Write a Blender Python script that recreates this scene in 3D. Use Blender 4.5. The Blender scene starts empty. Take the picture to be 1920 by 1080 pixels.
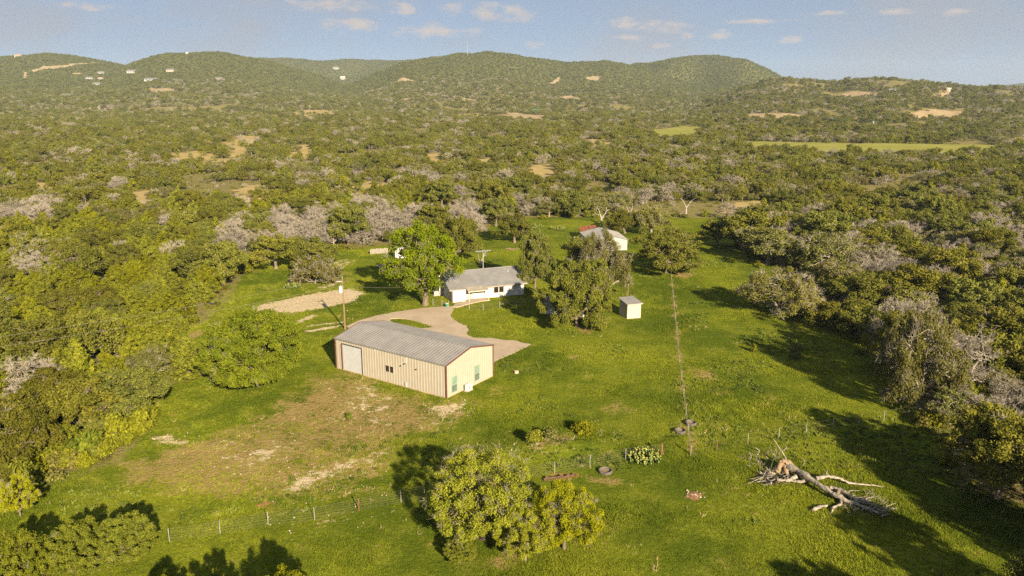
import bpy, bmesh, math
import numpy as np
from mathutils import Vector, Matrix

R_ = math.radians
scene = bpy.context.scene
col = scene.collection

# ------------------------------------------------------------------ camera, sky, sun, exposure
F_PX, HOR, CAM_H = 1480.0, 170.0, 35.0          # focal length and horizon measured on a 1920 px wide frame
PITCH = math.atan((540 - HOR) / F_PX)
CP, SP = math.cos(PITCH), math.sin(PITCH)
cam_d = bpy.data.cameras.new('camera'); cam = bpy.data.objects.new('camera', cam_d); col.objects.link(cam)
cam_d.sensor_width = 36.0; cam_d.lens = 36.0 * F_PX / 1920.0
cam_d.clip_start = 0.5; cam_d.clip_end = 30000
cam.location = (0, 0, CAM_H); cam.rotation_euler = (math.pi / 2 - PITCH, 0, 0)
scene.camera = cam

SUN_EL, SUN_AZ = R_(22.5), R_(180 - 23.6)       # azimuth clockwise from +Y (sun behind and to the right)
EXPOSURE = 1.60
SUN_STRENGTH, SKY_STRENGTH = 5.0, 0.05
to_sun = Vector((math.sin(SUN_AZ) * math.cos(SUN_EL), math.cos(SUN_AZ) * math.cos(SUN_EL), math.sin(SUN_EL)))
sun_d = bpy.data.lights.new('sun', 'SUN'); sun_d.energy = SUN_STRENGTH; sun_d.angle = R_(0.6)
sun_d.color = (1.0, 0.84, 0.60)
sun = bpy.data.objects.new('sun', sun_d); col.objects.link(sun)
sun.rotation_euler = to_sun.to_track_quat('Z', 'Y').to_euler(); sun.location = (60, -60, 120)

scene.view_settings.view_transform = 'Standard'
scene.view_settings.look = 'None'
scene.view_settings.exposure = EXPOSURE
scene.view_settings.gamma = 1.0
scene.render.engine = 'CYCLES'
cy = scene.cycles
cy.max_bounces = 5; cy.diffuse_bounces = 2; cy.glossy_bounces = 2; cy.transmission_bounces = 3
cy.transparent_max_bounces = 6; cy.volume_bounces = 0; cy.use_denoising = False
cy.caustics_reflective = False; cy.caustics_refractive = False
cy.sample_clamp_indirect = 4.0

def ray(px, py):
    u = (px - 960) / F_PX; v = (540 - py) / F_PX
    return np.array((u, CP + v * SP, -SP + v * CP))

def az_of(px, py=150.0):
    d = ray(px, py); return math.atan2(d[0], d[1])
def tan_of(px, py):
    d = ray(px, py); return d[2] / math.hypot(d[0], d[1])

# world: Nishita sky, with fair weather clouds all round the sky
world = bpy.data.worlds.new('World'); scene.world = world; world.use_nodes = True
def build_world():
    nt = world.node_tree; n = nt.nodes; l = nt.links
    for x in list(n): n.remove(x)
    out = n.new('ShaderNodeOutputWorld'); bg = n.new('ShaderNodeBackground'); l.new(bg.outputs[0], out.inputs[0])
    bg.inputs[1].default_value = SKY_STRENGTH
    sky = n.new('ShaderNodeTexSky'); sky.sky_type = 'NISHITA'; sky.sun_disc = False
    sky.sun_elevation = SUN_EL; sky.sun_rotation = SUN_AZ
    sky.air_density = .4; sky.dust_density = .5; sky.ozone_density = 2.0; sky.altitude = 400
    tc = n.new('ShaderNodeTexCoord'); sep = n.new('ShaderNodeSeparateXYZ'); l.new(tc.outputs['Generated'], sep.inputs[0])
    def m(op, a, b=None, c=None):
        k = n.new('ShaderNodeMath'); k.operation = op
        for i, s in enumerate((a, b, c)):
            if s is None: continue
            if isinstance(s, (int, float)): k.inputs[i].default_value = s
            else: l.new(s, k.inputs[i])
        return k.outputs[0]
    az = m('ARCTAN2', sep.outputs[0], sep.outputs[1]); el = m('ARCSINE', sep.outputs[2])
    mp = n.new('ShaderNodeMapping'); l.new(tc.outputs['Generated'], mp.inputs[0]); mp.inputs['Scale'].default_value = (1, 1, 2.6)
    def noise(scale, det, rough=.6):
        k = n.new('ShaderNodeTexNoise'); l.new(mp.outputs[0], k.inputs['Vector'])
        k.inputs['Scale'].default_value = scale; k.inputs['Detail'].default_value = det; k.inputs['Roughness'].default_value = rough
        return k.outputs[0]
    nz = noise(42, 6); nzc = m('SUBTRACT', nz, .5)
    total = None
    blobs = [(940, 22, 62, 15), (985, 32, 30, 10), (757, 16, 27, 13), (850, 18, 22, 12), (810, 58, 75, 13), (1165, 44, 36, 11), (1245, 50, 50, 10),
             (1175, 71, 32, 8), (150, 10, 45, 7), (1290, 66, 12, 8), (1352, 64, 24, 7), (1000, 86, 24, 7), (1420, 40, 60, 4), (1690, 21, 34, 5),
             (1790, 22, 34, 5), (660, 48, 55, 14), (1555, 25, 26, 4), (620, 10, 70, 10), (1480, 74, 22, 6), (1240, 86, 18, 5)]
    for px, py, w, h in blobs:
        a0 = az_of(px, py); e0 = math.atan(tan_of(px, py))
        dx = m('MULTIPLY', m('SUBTRACT', az, a0), F_PX / w); dy = m('MULTIPLY', m('SUBTRACT', el, e0), F_PX / h)
        r = m('ADD', m('MULTIPLY', dx, dx), m('MULTIPLY', dy, dy))
        v = m('SUBTRACT', 1.0, r); v = m('MAXIMUM', v, -3.0)
        total = v if total is None else m('MAXIMUM', total, v)
    ss = n.new('ShaderNodeMapRange'); ss.interpolation_type = 'SMOOTHSTEP'
    l.new(m('ADD', m('MULTIPLY', nzc, 5.2), m('MULTIPLY', total, .8)), ss.inputs[0]); ss.inputs[1].default_value = -.35; ss.inputs[2].default_value = 1.6
    # thin high veil over the whole sky
    vz = noise(5.5, 5, .55)
    vs = n.new('ShaderNodeMapRange'); vs.interpolation_type = 'SMOOTHSTEP'; l.new(vz, vs.inputs[0])
    vs.inputs[1].default_value = .36; vs.inputs[2].default_value = .70; vs.inputs[4].default_value = .75
    def mixc(f, a, b):
        k = n.new('ShaderNodeMix'); k.data_type = 'RGBA'
        for sck, v in ((k.inputs[0], f), (k.inputs[6], a), (k.inputs[7], b)):
            if isinstance(v, (float, tuple)): sck.default_value = v
            else: l.new(v, sck)
        return k.outputs[2]
    c = mixc(.80, sky.outputs[0], (2.15, 2.6, 3.15, 1))                         # milky evening air
    c = mixc(vs.outputs[0], c, (2.75, 2.85, 3.15, 1))
    c = mixc(m('MULTIPLY', ss.outputs[0], .85), c, (4.4, 3.8, 3.4, 1))
    l.new(c, bg.inputs[0])
build_world()

# ------------------------------------------------------------------ numpy noise and terrain
def _hash(ix, iy, seed):
    h = (ix.astype(np.int64) * 374761393 + iy.astype(np.int64) * 668265263 + seed * 1442695041) & 0xffffffff
    h = ((h ^ (h >> 13)) * 1274126177) & 0xffffffff
    return ((h ^ (h >> 16)) & 0xffff) / 65535.0
def vn(x, y, seed=0):
    x = np.asarray(x, float); y = np.asarray(y, float)
    ix = np.floor(x); iy = np.floor(y); fx = x - ix; fy = y - iy
    fx = fx * fx * (3 - 2 * fx); fy = fy * fy * (3 - 2 * fy)
    a = _hash(ix, iy, seed); b = _hash(ix + 1, iy, seed); c = _hash(ix, iy + 1, seed); d = _hash(ix + 1, iy + 1, seed)
    return (a * (1 - fx) + b * fx) * (1 - fy) + (c * (1 - fx) + d * fx) * fy
def fbm(x, y, seed=0, octv=4):
    s = 0; a = 1; t = 0
    for i in range(octv):
        s = s + a * vn(x * 2 ** i, y * 2 ** i, seed + i * 17); t += a; a *= .5
    return s / t
def sm(t): t = np.clip(t, 0, 1); return t * t * (3 - 2 * t)

HILLS = [  # skyline traced as (px, py), ridge distance, length of the front slope
    ([(-500, 128), (-200, 116), (0, 107), (60, 104), (85, 100), (130, 105), (190, 114), (240, 125), (300, 145), (360, 175), (420, 198)], 2900, 1500, 1.),
    ([(120, 198), (190, 155), (225, 128), (250, 116), (280, 107), (310, 101), (360, 98), (420, 100), (480, 110), (540, 124), (600, 142), (660, 165), (730, 198)], 2600, 1350, 2.),
    ([(340, 130), (420, 116), (480, 110), (540, 109), (600, 113), (650, 111), (700, 114), (750, 112), (800, 112), (860, 122), (920, 150)], 3700, 1300, 3.),
    ([(560, 198), (650, 162), (720, 132), (750, 119), (800, 110), (860, 101), (920, 97), (960, 101), (1010, 111), (1060, 117), (1130, 115), (1165, 118), (1200, 128), (1250, 148), (1300, 175), (1340, 198)], 2450, 1300, 4.),
    ([(1080, 195), (1120, 155), (1160, 130), (1190, 121), (1240, 114), (1290, 106), (1340, 105), (1400, 111), (1440, 130), (1470, 147), (1510, 172), (1560, 198)], 2800, 1300, 5.),
    ([(1300, 198), (1380, 172), (1440, 155), (1475, 149), (1510, 153), (1560, 155), (1600, 152), (1650, 148), (1700, 154), (1750, 160), (1800, 164), (1850, 168), (1920, 170), (2300, 168)], 1500, 850, 6.),
    ([(1820, 172), (1880, 161), (1920, 156), (2100, 148), (2400, 150)], 4700, 900, 7.),
]
_H = [(np.array([az_of(*p) for p in pts]), np.array([tan_of(*p) for p in pts]), Rr, W, sd) for pts, Rr, W, sd in HILLS]
BANK = None
def height(x, y):
    x = np.asarray(x, float); y = np.asarray(y, float)
    d = np.hypot(x, y); az = np.arctan2(x, y)
    z = .14 * (vn(x / 9, y / 9, 3) - .5) + .10 * (vn(x / 3.1, y / 3.1, 5) - .5) * sm((200 - d) / 60)
    z = z + sm((d - 150) / 350) * 5.0 * (fbm(x / 170, y / 170, 9, 3) - .5)
    z = z + 16 * sm((d - 800) / 1500)
    for cx, cy_, rx, ry, hh in ((3.2, 72.5, 6.5, 2.2, .75), (7.0, 73.5, 3.0, 1.6, .5), (2.5, 116, 9, 6, .35)):
        z = z + hh * np.exp(-((x - cx) / rx) ** 2 - ((y - cy_) / ry) ** 2) * (.7 + .6 * vn(x / 1.3, y / 1.3, 8))
    fwd = sm((y + 200) / 400)
    for A, T, Rr, W, sd in _H:
        tz = np.interp(az, A, T, left=-0.03, right=-0.03)
        tz = tz + .0028 * (fbm(az * 60 + sd * 7, az * 0 + sd, int(sd), 3) - .5)
        rr = Rr * (1 + .07 * (vn(az * 22 + sd * 3, az * 0 + 1, 31) - .5))
        zc = CAM_H + rr * tz
        s = (d - (rr - W)) / W
        u = np.clip((s - .60) / .40, 0, 1)
        prof = np.where(s < 1, .36 * np.clip(s / .60, 0, 1) ** 1.25 + .64 * (.5 * sm(u) + .5 * u ** 1.2), 1 - .5 * sm((s - 1) * .8))
        er = fbm(x / 260 + sd, y / 420, 40 + int(sd), 4) - .5
        hz_ = np.maximum(zc, -30) * prof * (1 + .75 * er * (1 - np.clip(prof, 0, 1)) * sm(s * 3))
        hz_ = hz_ * fwd
        a = z; b = hz_; k = 10.0
        hh = np.clip(.5 + .5 * (b - a) / k, 0, 1)
        z = np.where(d > 500, a * (1 - hh) + b * hh + k * hh * (1 - hh) * sm((d - 500) / 200) * np.clip(s * 4, 0, 1), z)
    return z

def axis(near0, near1, step, lo, hi, cap=34.0, g=.02):
    a = list(np.arange(near0, near1 + 1e-6, step))
    def ext(start, end, sgn):
        out = []; p = start; s = step
        while (p - end) * sgn < 0:
            dd = abs(p - start); s = max(step, min(cap, step + g * dd))
            if dd > 4300: s = 150
            p = p + sgn * s; out.append(p)
        return out
    return np.array(ext(near0, lo, -1)[::-1] + a + ext(near1, hi, 1))
GX = axis(-66, 66, .9, -4600, 4600); GY = axis(44, 165, .9, -400, 5600)
XX, YY = np.meshgrid(GX, GY)
ZZ = height(XX, YY)
def hz(x, y):
    x = np.asarray(x, float); y = np.asarray(y, float)
    i = np.clip(np.searchsorted(GX, x) - 1, 0, len(GX) - 2); j = np.clip(np.searchsorted(GY, y) - 1, 0, len(GY) - 2)
    fx = (x - GX[i]) / (GX[i + 1] - GX[i]); fy = (y - GY[j]) / (GY[j + 1] - GY[j])
    return (ZZ[j, i] * (1 - fx) + ZZ[j, i + 1] * fx) * (1 - fy) + (ZZ[j + 1, i] * (1 - fx) + ZZ[j + 1, i + 1] * fx) * fy
_T = np.concatenate([np.linspace(20, 300, 1400), np.geomspace(300.3, 9000, 2400)])
def at(px, py, dz=0.0):
    """the ground point that lies under a pixel of the photograph"""
    d = ray(px, py); X = d[0] * _T; Y = d[1] * _T; Z = CAM_H + d[2] * _T
    f = Z - hz(X, Y)
    k = np.argmax(f < 0)
    if f[k] >= 0: k = len(_T) - 1
    a, b = f[k - 1], f[k]; t = _T[k - 1] + (_T[k] - _T[k - 1]) * a / (a - b + 1e-12)
    x, y = d[0] * t, d[1] * t
    return Vector((x, y, float(hz(x, y)) + dz))
def top_of(px, py, base):
    """height above the ground of a pixel that stands over a ground point"""
    d = ray(px, py); return CAM_H + d[2] * base.y / d[1] - base.z
def lift(px, py, z):
    """the point at height z above the grass seen at a pixel"""
    d = ray(px, py); k = (z - CAM_H) / d[2]; return np.array([d[0] * k, d[1] * k, z])
def mpp(P):                                        # metres per photograph pixel at a point
    return (P.y * CP + (CAM_H - P.z) * SP) / F_PX
def poly_g(pts): return np.array([[*at(*p)[:2]] for p in pts])
def inside(poly, x, y):
    x = np.asarray(x); y = np.asarray(y); c = np.zeros(x.shape, bool); n = len(poly)
    for i in range(n):
        x0, y0 = poly[i]; x1, y1 = poly[(i + 1) % n]
        if y0 == y1: continue
        t = ((y0 > y) != (y1 > y)) & (x < (x1 - x0) * (y - y0) / (y1 - y0) + x0); c ^= t
    return c
def sdist(poly, x, y, closed=True):
    x = np.asarray(x, float); y = np.asarray(y, float); best = np.full(x.shape, 1e9); n = len(poly)
    for i in range(n if closed else n - 1):
        ax, ay = poly[i]; bx, by = poly[(i + 1) % n]; dx, dy = bx - ax, by - ay
        t = np.clip(((x - ax) * dx + (y - ay) * dy) / (dx * dx + dy * dy + 1e-9), 0, 1)
        best = np.minimum(best, np.hypot(x - ax - t * dx, y - ay - t * dy))
    if closed: best = np.where(inside(poly, x, y), -best, best)
    return best

# ------------------------------------------------------------------ materials
def nodes_of(name):
    m = bpy.data.materials.new(name); m.use_nodes = True
    nt = m.node_tree
    for x in list(nt.nodes): nt.nodes.remove(x)
    return m, nt
class NT:
    def __init__(s, nt): s.t = nt; s.n = nt.nodes; s.l = nt.links
    def put(s, sock, v):
        if isinstance(v, bpy.types.NodeSocket): s.l.new(v, sock)
        elif isinstance(v, tuple) and len(v) == 3 and sock.type == 'RGBA': sock.default_value = (*v, 1)
        else: sock.default_value = v
    def math(s, op, a, b=0.0, c=0.0):
        k = s.n.new('ShaderNodeMath'); k.operation = op; s.put(k.inputs[0], a); s.put(k.inputs[1], b); s.put(k.inputs[2], c); return k.outputs[0]
    def mix(s, f, a, b, mode='MIX'):
        k = s.n.new('ShaderNodeMix'); k.data_type = 'RGBA'; k.blend_type = mode; s.put(k.inputs[0], f); s.put(k.inputs[6], a); s.put(k.inputs[7], b); return k.outputs[2]
    def step(s, v, lo, hi, o0=0.0, o1=1.0):
        k = s.n.new('ShaderNodeMapRange'); k.interpolation_type = 'SMOOTHSTEP'
        for i, q in enumerate((v, lo, hi, o0, o1)): s.put(k.inputs[i], q)
        return k.outputs[0]
    def pos(s): return s.n.new('ShaderNodeNewGeometry').outputs['Position']
    def obj(s): return s.n.new('ShaderNodeTexCoord').outputs['Object']
    def noise(s, vec, scale, det=3.0, rough=.55, stretch=None):
        if stretch:
            mp = s.n.new('ShaderNodeMapping'); s.l.new(vec, mp.inputs[0]); mp.inputs['Scale'].default_value = stretch; vec = mp.outputs[0]
        k = s.n.new('ShaderNodeTexNoise'); s.l.new(vec, k.inputs['Vector']); k.inputs['Scale'].default_value = scale
        k.inputs['Detail'].default_value = det; k.inputs['Roughness'].default_value = rough; return k.outputs[0]
    def attr(s, name):
        k = s.n.new('ShaderNodeAttribute'); k.attribute_name = name; return k.outputs['Fac']
    def rnd(s): return s.n.new('ShaderNodeObjectInfo').outputs['Random']
    def hsv(s, c, h=.5, sa=1.0, v=1.0):
        k = s.n.new('ShaderNodeHueSaturation'); s.put(k.inputs['Hue'], h); s.put(k.inputs['Saturation'], sa); s.put(k.inputs['Value'], v); s.put(k.inputs['Color'], c); return k.outputs[0]
    def bump(s, h, strength, dist):
        k = s.n.new('ShaderNodeBump'); k.inputs['Strength'].default_value = strength; k.inputs['Distance'].default_value = dist; s.l.new(h, k.inputs['Height']); return k.outputs[0]
    def out(s, sh):
        o = s.n.new('ShaderNodeOutputMaterial'); s.l.new(sh, o.inputs[0])
    def principled(s, color, rough=.8, metal=0.0, normal=None, spec=.3):
        p = s.n.new('ShaderNodeBsdfPrincipled'); s.put(p.inputs['Base Color'], color); s.put(p.inputs['Roughness'], rough); s.put(p.inputs['Metallic'], metal)
        p.inputs['Specular IOR Level'].default_value = spec
        if normal is not None: s.l.new(normal, p.inputs['Normal'])
        return p.outputs[0]
    def diffuse(s, c, normal=None):
        p = s.n.new('ShaderNodeBsdfDiffuse'); s.put(p.inputs[0], c)
        if normal is not None: s.l.new(normal, p.inputs['Normal'])
        return p.outputs[0]
M = {}
def grass_col(b, P):
    big = b.noise(P, .055, 3); mid = b.noise(P, .35, 4, .6); fine = b.noise(P, 2.2, 4, .65)
    deep, bright, dry = (.080, .112, .009), (.192, .212, .016), (.25, .215, .07)
    c = b.mix(b.step(b.math('ADD', b.math('MULTIPLY', big, .65), b.math('MULTIPLY', mid, .35)), .36, .62), deep, bright)
    c = b.mix(b.step(b.math('ADD', b.math('MULTIPLY', mid, .5), b.math('MULTIPLY', fine, .5)), .53, .70, 0.0, .55), c, dry)
    return c, fine, mid
def mk_ground():
    m, nt = nodes_of('ground'); b = NT(nt); P = b.pos()
    c, fine, mid = grass_col(b, P)
    vf = b.noise(P, 9.0, 3, .7)
    c = b.mix(b.step(vf, .40, .66, 0.0, .5), c, (.055, .072, .010))
    brown = b.mix(mid, (.26, .165, .065), (.36, .255, .11))
    brown = b.mix(b.step(fine, .45, .7, 0.0, .55), brown, (.13, .125, .03))
    nd = b.math('ADD', b.math('MULTIPLY', b.math('SUBTRACT', fine, .5), 1.7), b.math('MULTIPLY', b.math('SUBTRACT', mid, .5), 1.9))
    c = b.mix(b.step(b.math('ADD', b.attr('dirt'), nd), .44, .74, 0.0, .85), c, brown)
    wood = b.mix(mid, (.16, .14, .05), (.28, .22, .10))
    wood = b.mix(b.step(fine, .42, .68, 0.0, .7), wood, (.10, .115, .018))
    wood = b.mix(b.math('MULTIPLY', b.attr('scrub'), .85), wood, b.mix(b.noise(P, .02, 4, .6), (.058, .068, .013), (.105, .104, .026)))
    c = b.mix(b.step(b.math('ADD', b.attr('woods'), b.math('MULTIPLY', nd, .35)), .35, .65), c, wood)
    chalk = b.mix(fine, (.42, .325, .19), (.56, .46, .31))
    nc = b.math('ADD', b.math('MULTIPLY', b.math('SUBTRACT', b.noise(P, .85, 6, .78), .5), 3.2), b.math('MULTIPLY', b.math('SUBTRACT', vf, .5), .5))
    c = b.mix(b.step(b.math('ADD', b.attr('chalk'), nc), .47, .66), c, chalk)
    red = b.mix(fine, (.30, .13, .055), (.36, .19, .09))
    c = b.mix(b.step(b.math('ADD', b.attr('red'), nd), .45, .75), c, red)
    c = b.mix(b.step(b.math('ADD', b.attr('track'), b.math('MULTIPLY', nd, .5)), .4, .8, 0.0, .55), c, (.05, .075, .008))
    n1 = b.bump(b.math('ADD', fine, b.math('MULTIPLY', vf, .55)), .9, .35)
    b.out(b.diffuse(c, n1)); return m
M['ground'] = mk_ground()
def mk_tuft(name, hue=.5, val=1.0, sat=1.0):
    m, nt = nodes_of(name); b = NT(nt); c, fine, mid = grass_col(b, b.pos())
    r = b.rnd(); c = b.hsv(c, hue, sat, b.math('ADD', b.math('MULTIPLY', r, .75 * val), .70 * val))
    d = b.diffuse(c); t = nt.nodes.new('ShaderNodeBsdfTranslucent'); b.put(t.inputs[0], c)
    x = nt.nodes.new('ShaderNodeMixShader'); x.inputs[0].default_value = .3; nt.links.new(d, x.inputs[1]); nt.links.new(t.outputs[0], x.inputs[2]); b.out(x.outputs[0]); return m
M['tuft'] = mk_tuft('grass_blades'); M['weed'] = mk_tuft('weed_leaves', .51, .85, .9)
def mk_leaf(name, dark, light, dhue=.02, dval=.35, trans=.18):
    m, nt = nodes_of(name); b = NT(nt)
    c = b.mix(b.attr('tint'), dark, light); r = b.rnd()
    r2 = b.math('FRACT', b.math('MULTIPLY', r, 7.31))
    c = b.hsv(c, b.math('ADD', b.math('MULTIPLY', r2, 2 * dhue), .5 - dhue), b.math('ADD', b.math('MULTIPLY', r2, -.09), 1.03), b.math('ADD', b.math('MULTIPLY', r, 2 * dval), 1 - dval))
    d = b.diffuse(c); t = nt.nodes.new('ShaderNodeBsdfTranslucent'); b.put(t.inputs[0], c)
    x = nt.nodes.new('ShaderNodeMixShader'); x.inputs[0].default_value = trans; nt.links.new(d, x.inputs[1]); nt.links.new(t.outputs[0], x.inputs[2]); b.out(x.outputs[0]); return m
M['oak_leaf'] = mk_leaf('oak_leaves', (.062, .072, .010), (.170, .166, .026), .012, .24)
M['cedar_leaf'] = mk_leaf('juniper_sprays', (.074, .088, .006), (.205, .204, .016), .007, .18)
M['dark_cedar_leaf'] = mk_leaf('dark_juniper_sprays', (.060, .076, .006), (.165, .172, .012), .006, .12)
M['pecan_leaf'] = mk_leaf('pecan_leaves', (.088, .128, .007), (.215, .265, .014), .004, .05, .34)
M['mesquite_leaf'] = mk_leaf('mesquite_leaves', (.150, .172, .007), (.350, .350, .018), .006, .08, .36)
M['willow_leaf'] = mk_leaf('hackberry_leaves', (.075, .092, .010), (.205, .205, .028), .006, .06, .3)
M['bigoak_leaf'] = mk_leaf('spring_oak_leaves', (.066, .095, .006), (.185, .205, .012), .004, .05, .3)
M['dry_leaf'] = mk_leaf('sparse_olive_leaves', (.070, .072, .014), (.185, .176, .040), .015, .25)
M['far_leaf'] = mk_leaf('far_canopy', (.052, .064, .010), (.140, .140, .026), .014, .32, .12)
def mk_simple(name, c0, c1, scale=3.0, rough=.8, metal=0.0, bump=0.0, stretch=None, spec=.3, rand=0.0):
    m, nt = nodes_of(name); b = NT(nt); P = b.obj()
    f = b.noise(P, scale, 4, .6, stretch); c = b.mix(b.step(f, .3, .7), c0, c1)
    if rand: c = b.hsv(c, .5, 1.0, b.math('ADD', b.math('MULTIPLY', b.rnd(), 2 * rand), 1 - rand))
    b.out(b.principled(c, rough, metal, b.bump(f, bump, .1) if bump else None, spec)); return m
M['drygrass'] = mk_simple('dry_stalks', (.22, .18, .07), (.34, .28, .13), 1, .9, rand=.2)
M['bark'] = mk_simple('bark', (.09, .07, .05), (.19, .15, .11), 5, .9, stretch=(1, 1, .3))
M['grey_twig'] = mk_simple('grey_twigs', (.185, .160, .125), (.28, .245, .195), .8, .9, rand=.22)
M['dead_wood'] = mk_simple('weathered_wood', (.11, .092, .072), (.33, .29, .235), 5.0, .9, bump=.6, stretch=(1, 1, 1))
M['log_bark'] = mk_simple('rotten_bark', (.06, .035, .022), (.11, .065, .04), 4, .9, bump=.5)
M['cut_wood'] = mk_simple('broken_wood', (.17, .115, .065), (.24, .17, .10), 5, .9)
M['tan_wall'] = mk_simple('tan_painted_steel', (.305, .272, .216), (.33, .296, .238), 1.2, .45, 0.0, spec=.4)
M['roof_steel'] = mk_simple('galvalume_roof', (.20, .185, .175), (.245, .23, .215), .7, .5, .2, spec=.5)
M['trim_red'] = mk_simple('brown_red_trim', (.085, .038, .024), (.115, .052, .034), 2, .6)
M['white_door'] = mk_simple('white_steel', (.335, .34, .35), (.37, .375, .385), 1.5, .45)
M['white_wall'] = mk_simple('white_painted_wall', (.50, .485, .455), (.56, .545, .515), 1.4, .7)
M['house_roof'] = mk_simple('grey_metal_roof', (.165, .16, .155), (.21, .205, .20), .8, .5, .15, spec=.5)
M['porch_roof'] = mk_simple('weathered_porch_roof', (.26, .22, .17), (.38, .33, .26), 2, .6, .2)
M['barn_roof'] = mk_simple('pale_barn_roof', (.185, .175, .165), (.235, .225, .215), .8, .6, .1)
M['rust'] = mk_simple('rusty_sheet', (.26, .07, .03), (.42, .14, .06), 1.2, .8)
M['shed_wall'] = mk_simple('weathered_tan_boards', (.36, .31, .235), (.44, .39, .31), 2.2, .8, stretch=(1, 1, .5))
M['concrete'] = None
M['dark_glass'] = mk_simple('dark_glass', (.012, .011, .010), (.03, .025, .02), 1.0, .12, spec=.5)
M['green_glass'] = mk_simple('green_glass', (.13, .21, .16), (.17, .26, .20), 1.0, .15, spec=.5)
M['green_glass_low'] = mk_simple('green_screen', (.07, .115, .09), (.095, .145, .115), 1.0, .3, spec=.5)
M['black'] = mk_simple('black_plastic', (.02, .02, .02), (.035, .033, .03), 2, .5)
M['grey_metal'] = mk_simple('galvanised_metal', (.26, .265, .26), (.34, .34, .33), 2, .6, .2)
M['blue_grey'] = mk_simple('transformer_grey', (.40, .47, .52), (.48, .55, .60), 2, .5)
M['pole_wood'] = mk_simple('pole_wood', (.15, .09, .05), (.22, .14, .08), 2.5, .85, stretch=(3, 3, .4))
M['rust_post'] = mk_simple('rusty_post', (.13, .06, .033), (.19, .09, .05), 4, .8)
M['wire'] = mk_simple('fence_wire', (.12, .11, .095), (.18, .165, .14), 2, .7, .1)
M['rubber'] = mk_simple('grey_rubber', (.05, .044, .038), (.11, .095, .08), 3, .8)
M['water_dark'] = mk_simple('trough_bottom', (.14, .10, .06), (.26, .20, .12), 3, .8)
M['stone'] = mk_simple('limestone', (.26, .215, .15), (.37, .315, .235), 3, .9, bump=.4)
M['red_dirt'] = mk_simple('red_earth', (.15, .075, .035), (.24, .13, .065), 3, .95, bump=.5)
M['cactus'] = mk_leaf('cactus_pads', (.10, .14, .04), (.19, .23, .07), .01, .15, .05)
M['flower'] = mk_simple('yellow_flowers', (.40, .36, .05), (.48, .44, .09), 5, .8)
M['tan_wall_far'] = mk_simple('far_tan_wall', (.36, .30, .21), (.44, .38, .29), 1, .8)
M['far_white'] = mk_simple('far_white_wall', (.30, .29, .27), (.36, .35, .33), 1, .8)
M['green_roof'] = mk_simple('green_roof', (.05, .15, .11), (.07, .20, .14), 1, .5)
M['red_roof'] = mk_simple('brown_roof', (.24, .16, .11), (.32, .22, .16), 1, .7)
M['blue_roof'] = mk_simple('blue_roof', (.20, .26, .36), (.26, .32, .42), 1, .5)
def mk_concrete():
    m, nt = nodes_of('driveway_concrete'); b = NT(nt); P = b.pos()
    f = b.noise(P, .35, 5, .65); g = b.noise(P, 5, 4, .7)
    c = b.mix(b.step(f, .3, .7), (.31, .24, .165), (.37, .295, .215)); c = b.mix(b.step(g, .5, .75, 0.0, .35), c, (.26, .19, .125)); c = b.mix(b.step(b.noise(P, .8, 4, .7, (1.0, .25, 1)), .55, .72, 0.0, .30), c, (.22, .175, .12))
    b.out(b.principled(c, .9, 0.0, b.bump(g, .2, .05))); return m
M['concrete'] = mk_concrete()
def mk_patch(name, c0, c1, c2, s0=.05, s1=.6):
    m, nt = nodes_of(name); b = NT(nt); P = b.pos()
    c = b.mix(b.step(b.noise(P, s0, 4, .6), .35, .65), c0, c1); c = b.mix(b.step(b.noise(P, s1, 3, .6), .52, .75, 0.0, .5), c, c2)
    b.out(b.diffuse(c)); return m
M['field'] = mk_patch('hay_field', (.20, .20, .040), (.245, .235, .060), (.27, .24, .08), .03, .2)
M['bare'] = mk_patch('bare_caliche', (.29, .215, .12), (.36, .275, .16), (.15, .14, .045), .08, .12)
M['tan_grass'] = mk_patch('dry_opening', (.29, .225, .09), (.36, .27, .12), (.17, .16, .04), .06, .15)

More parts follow.
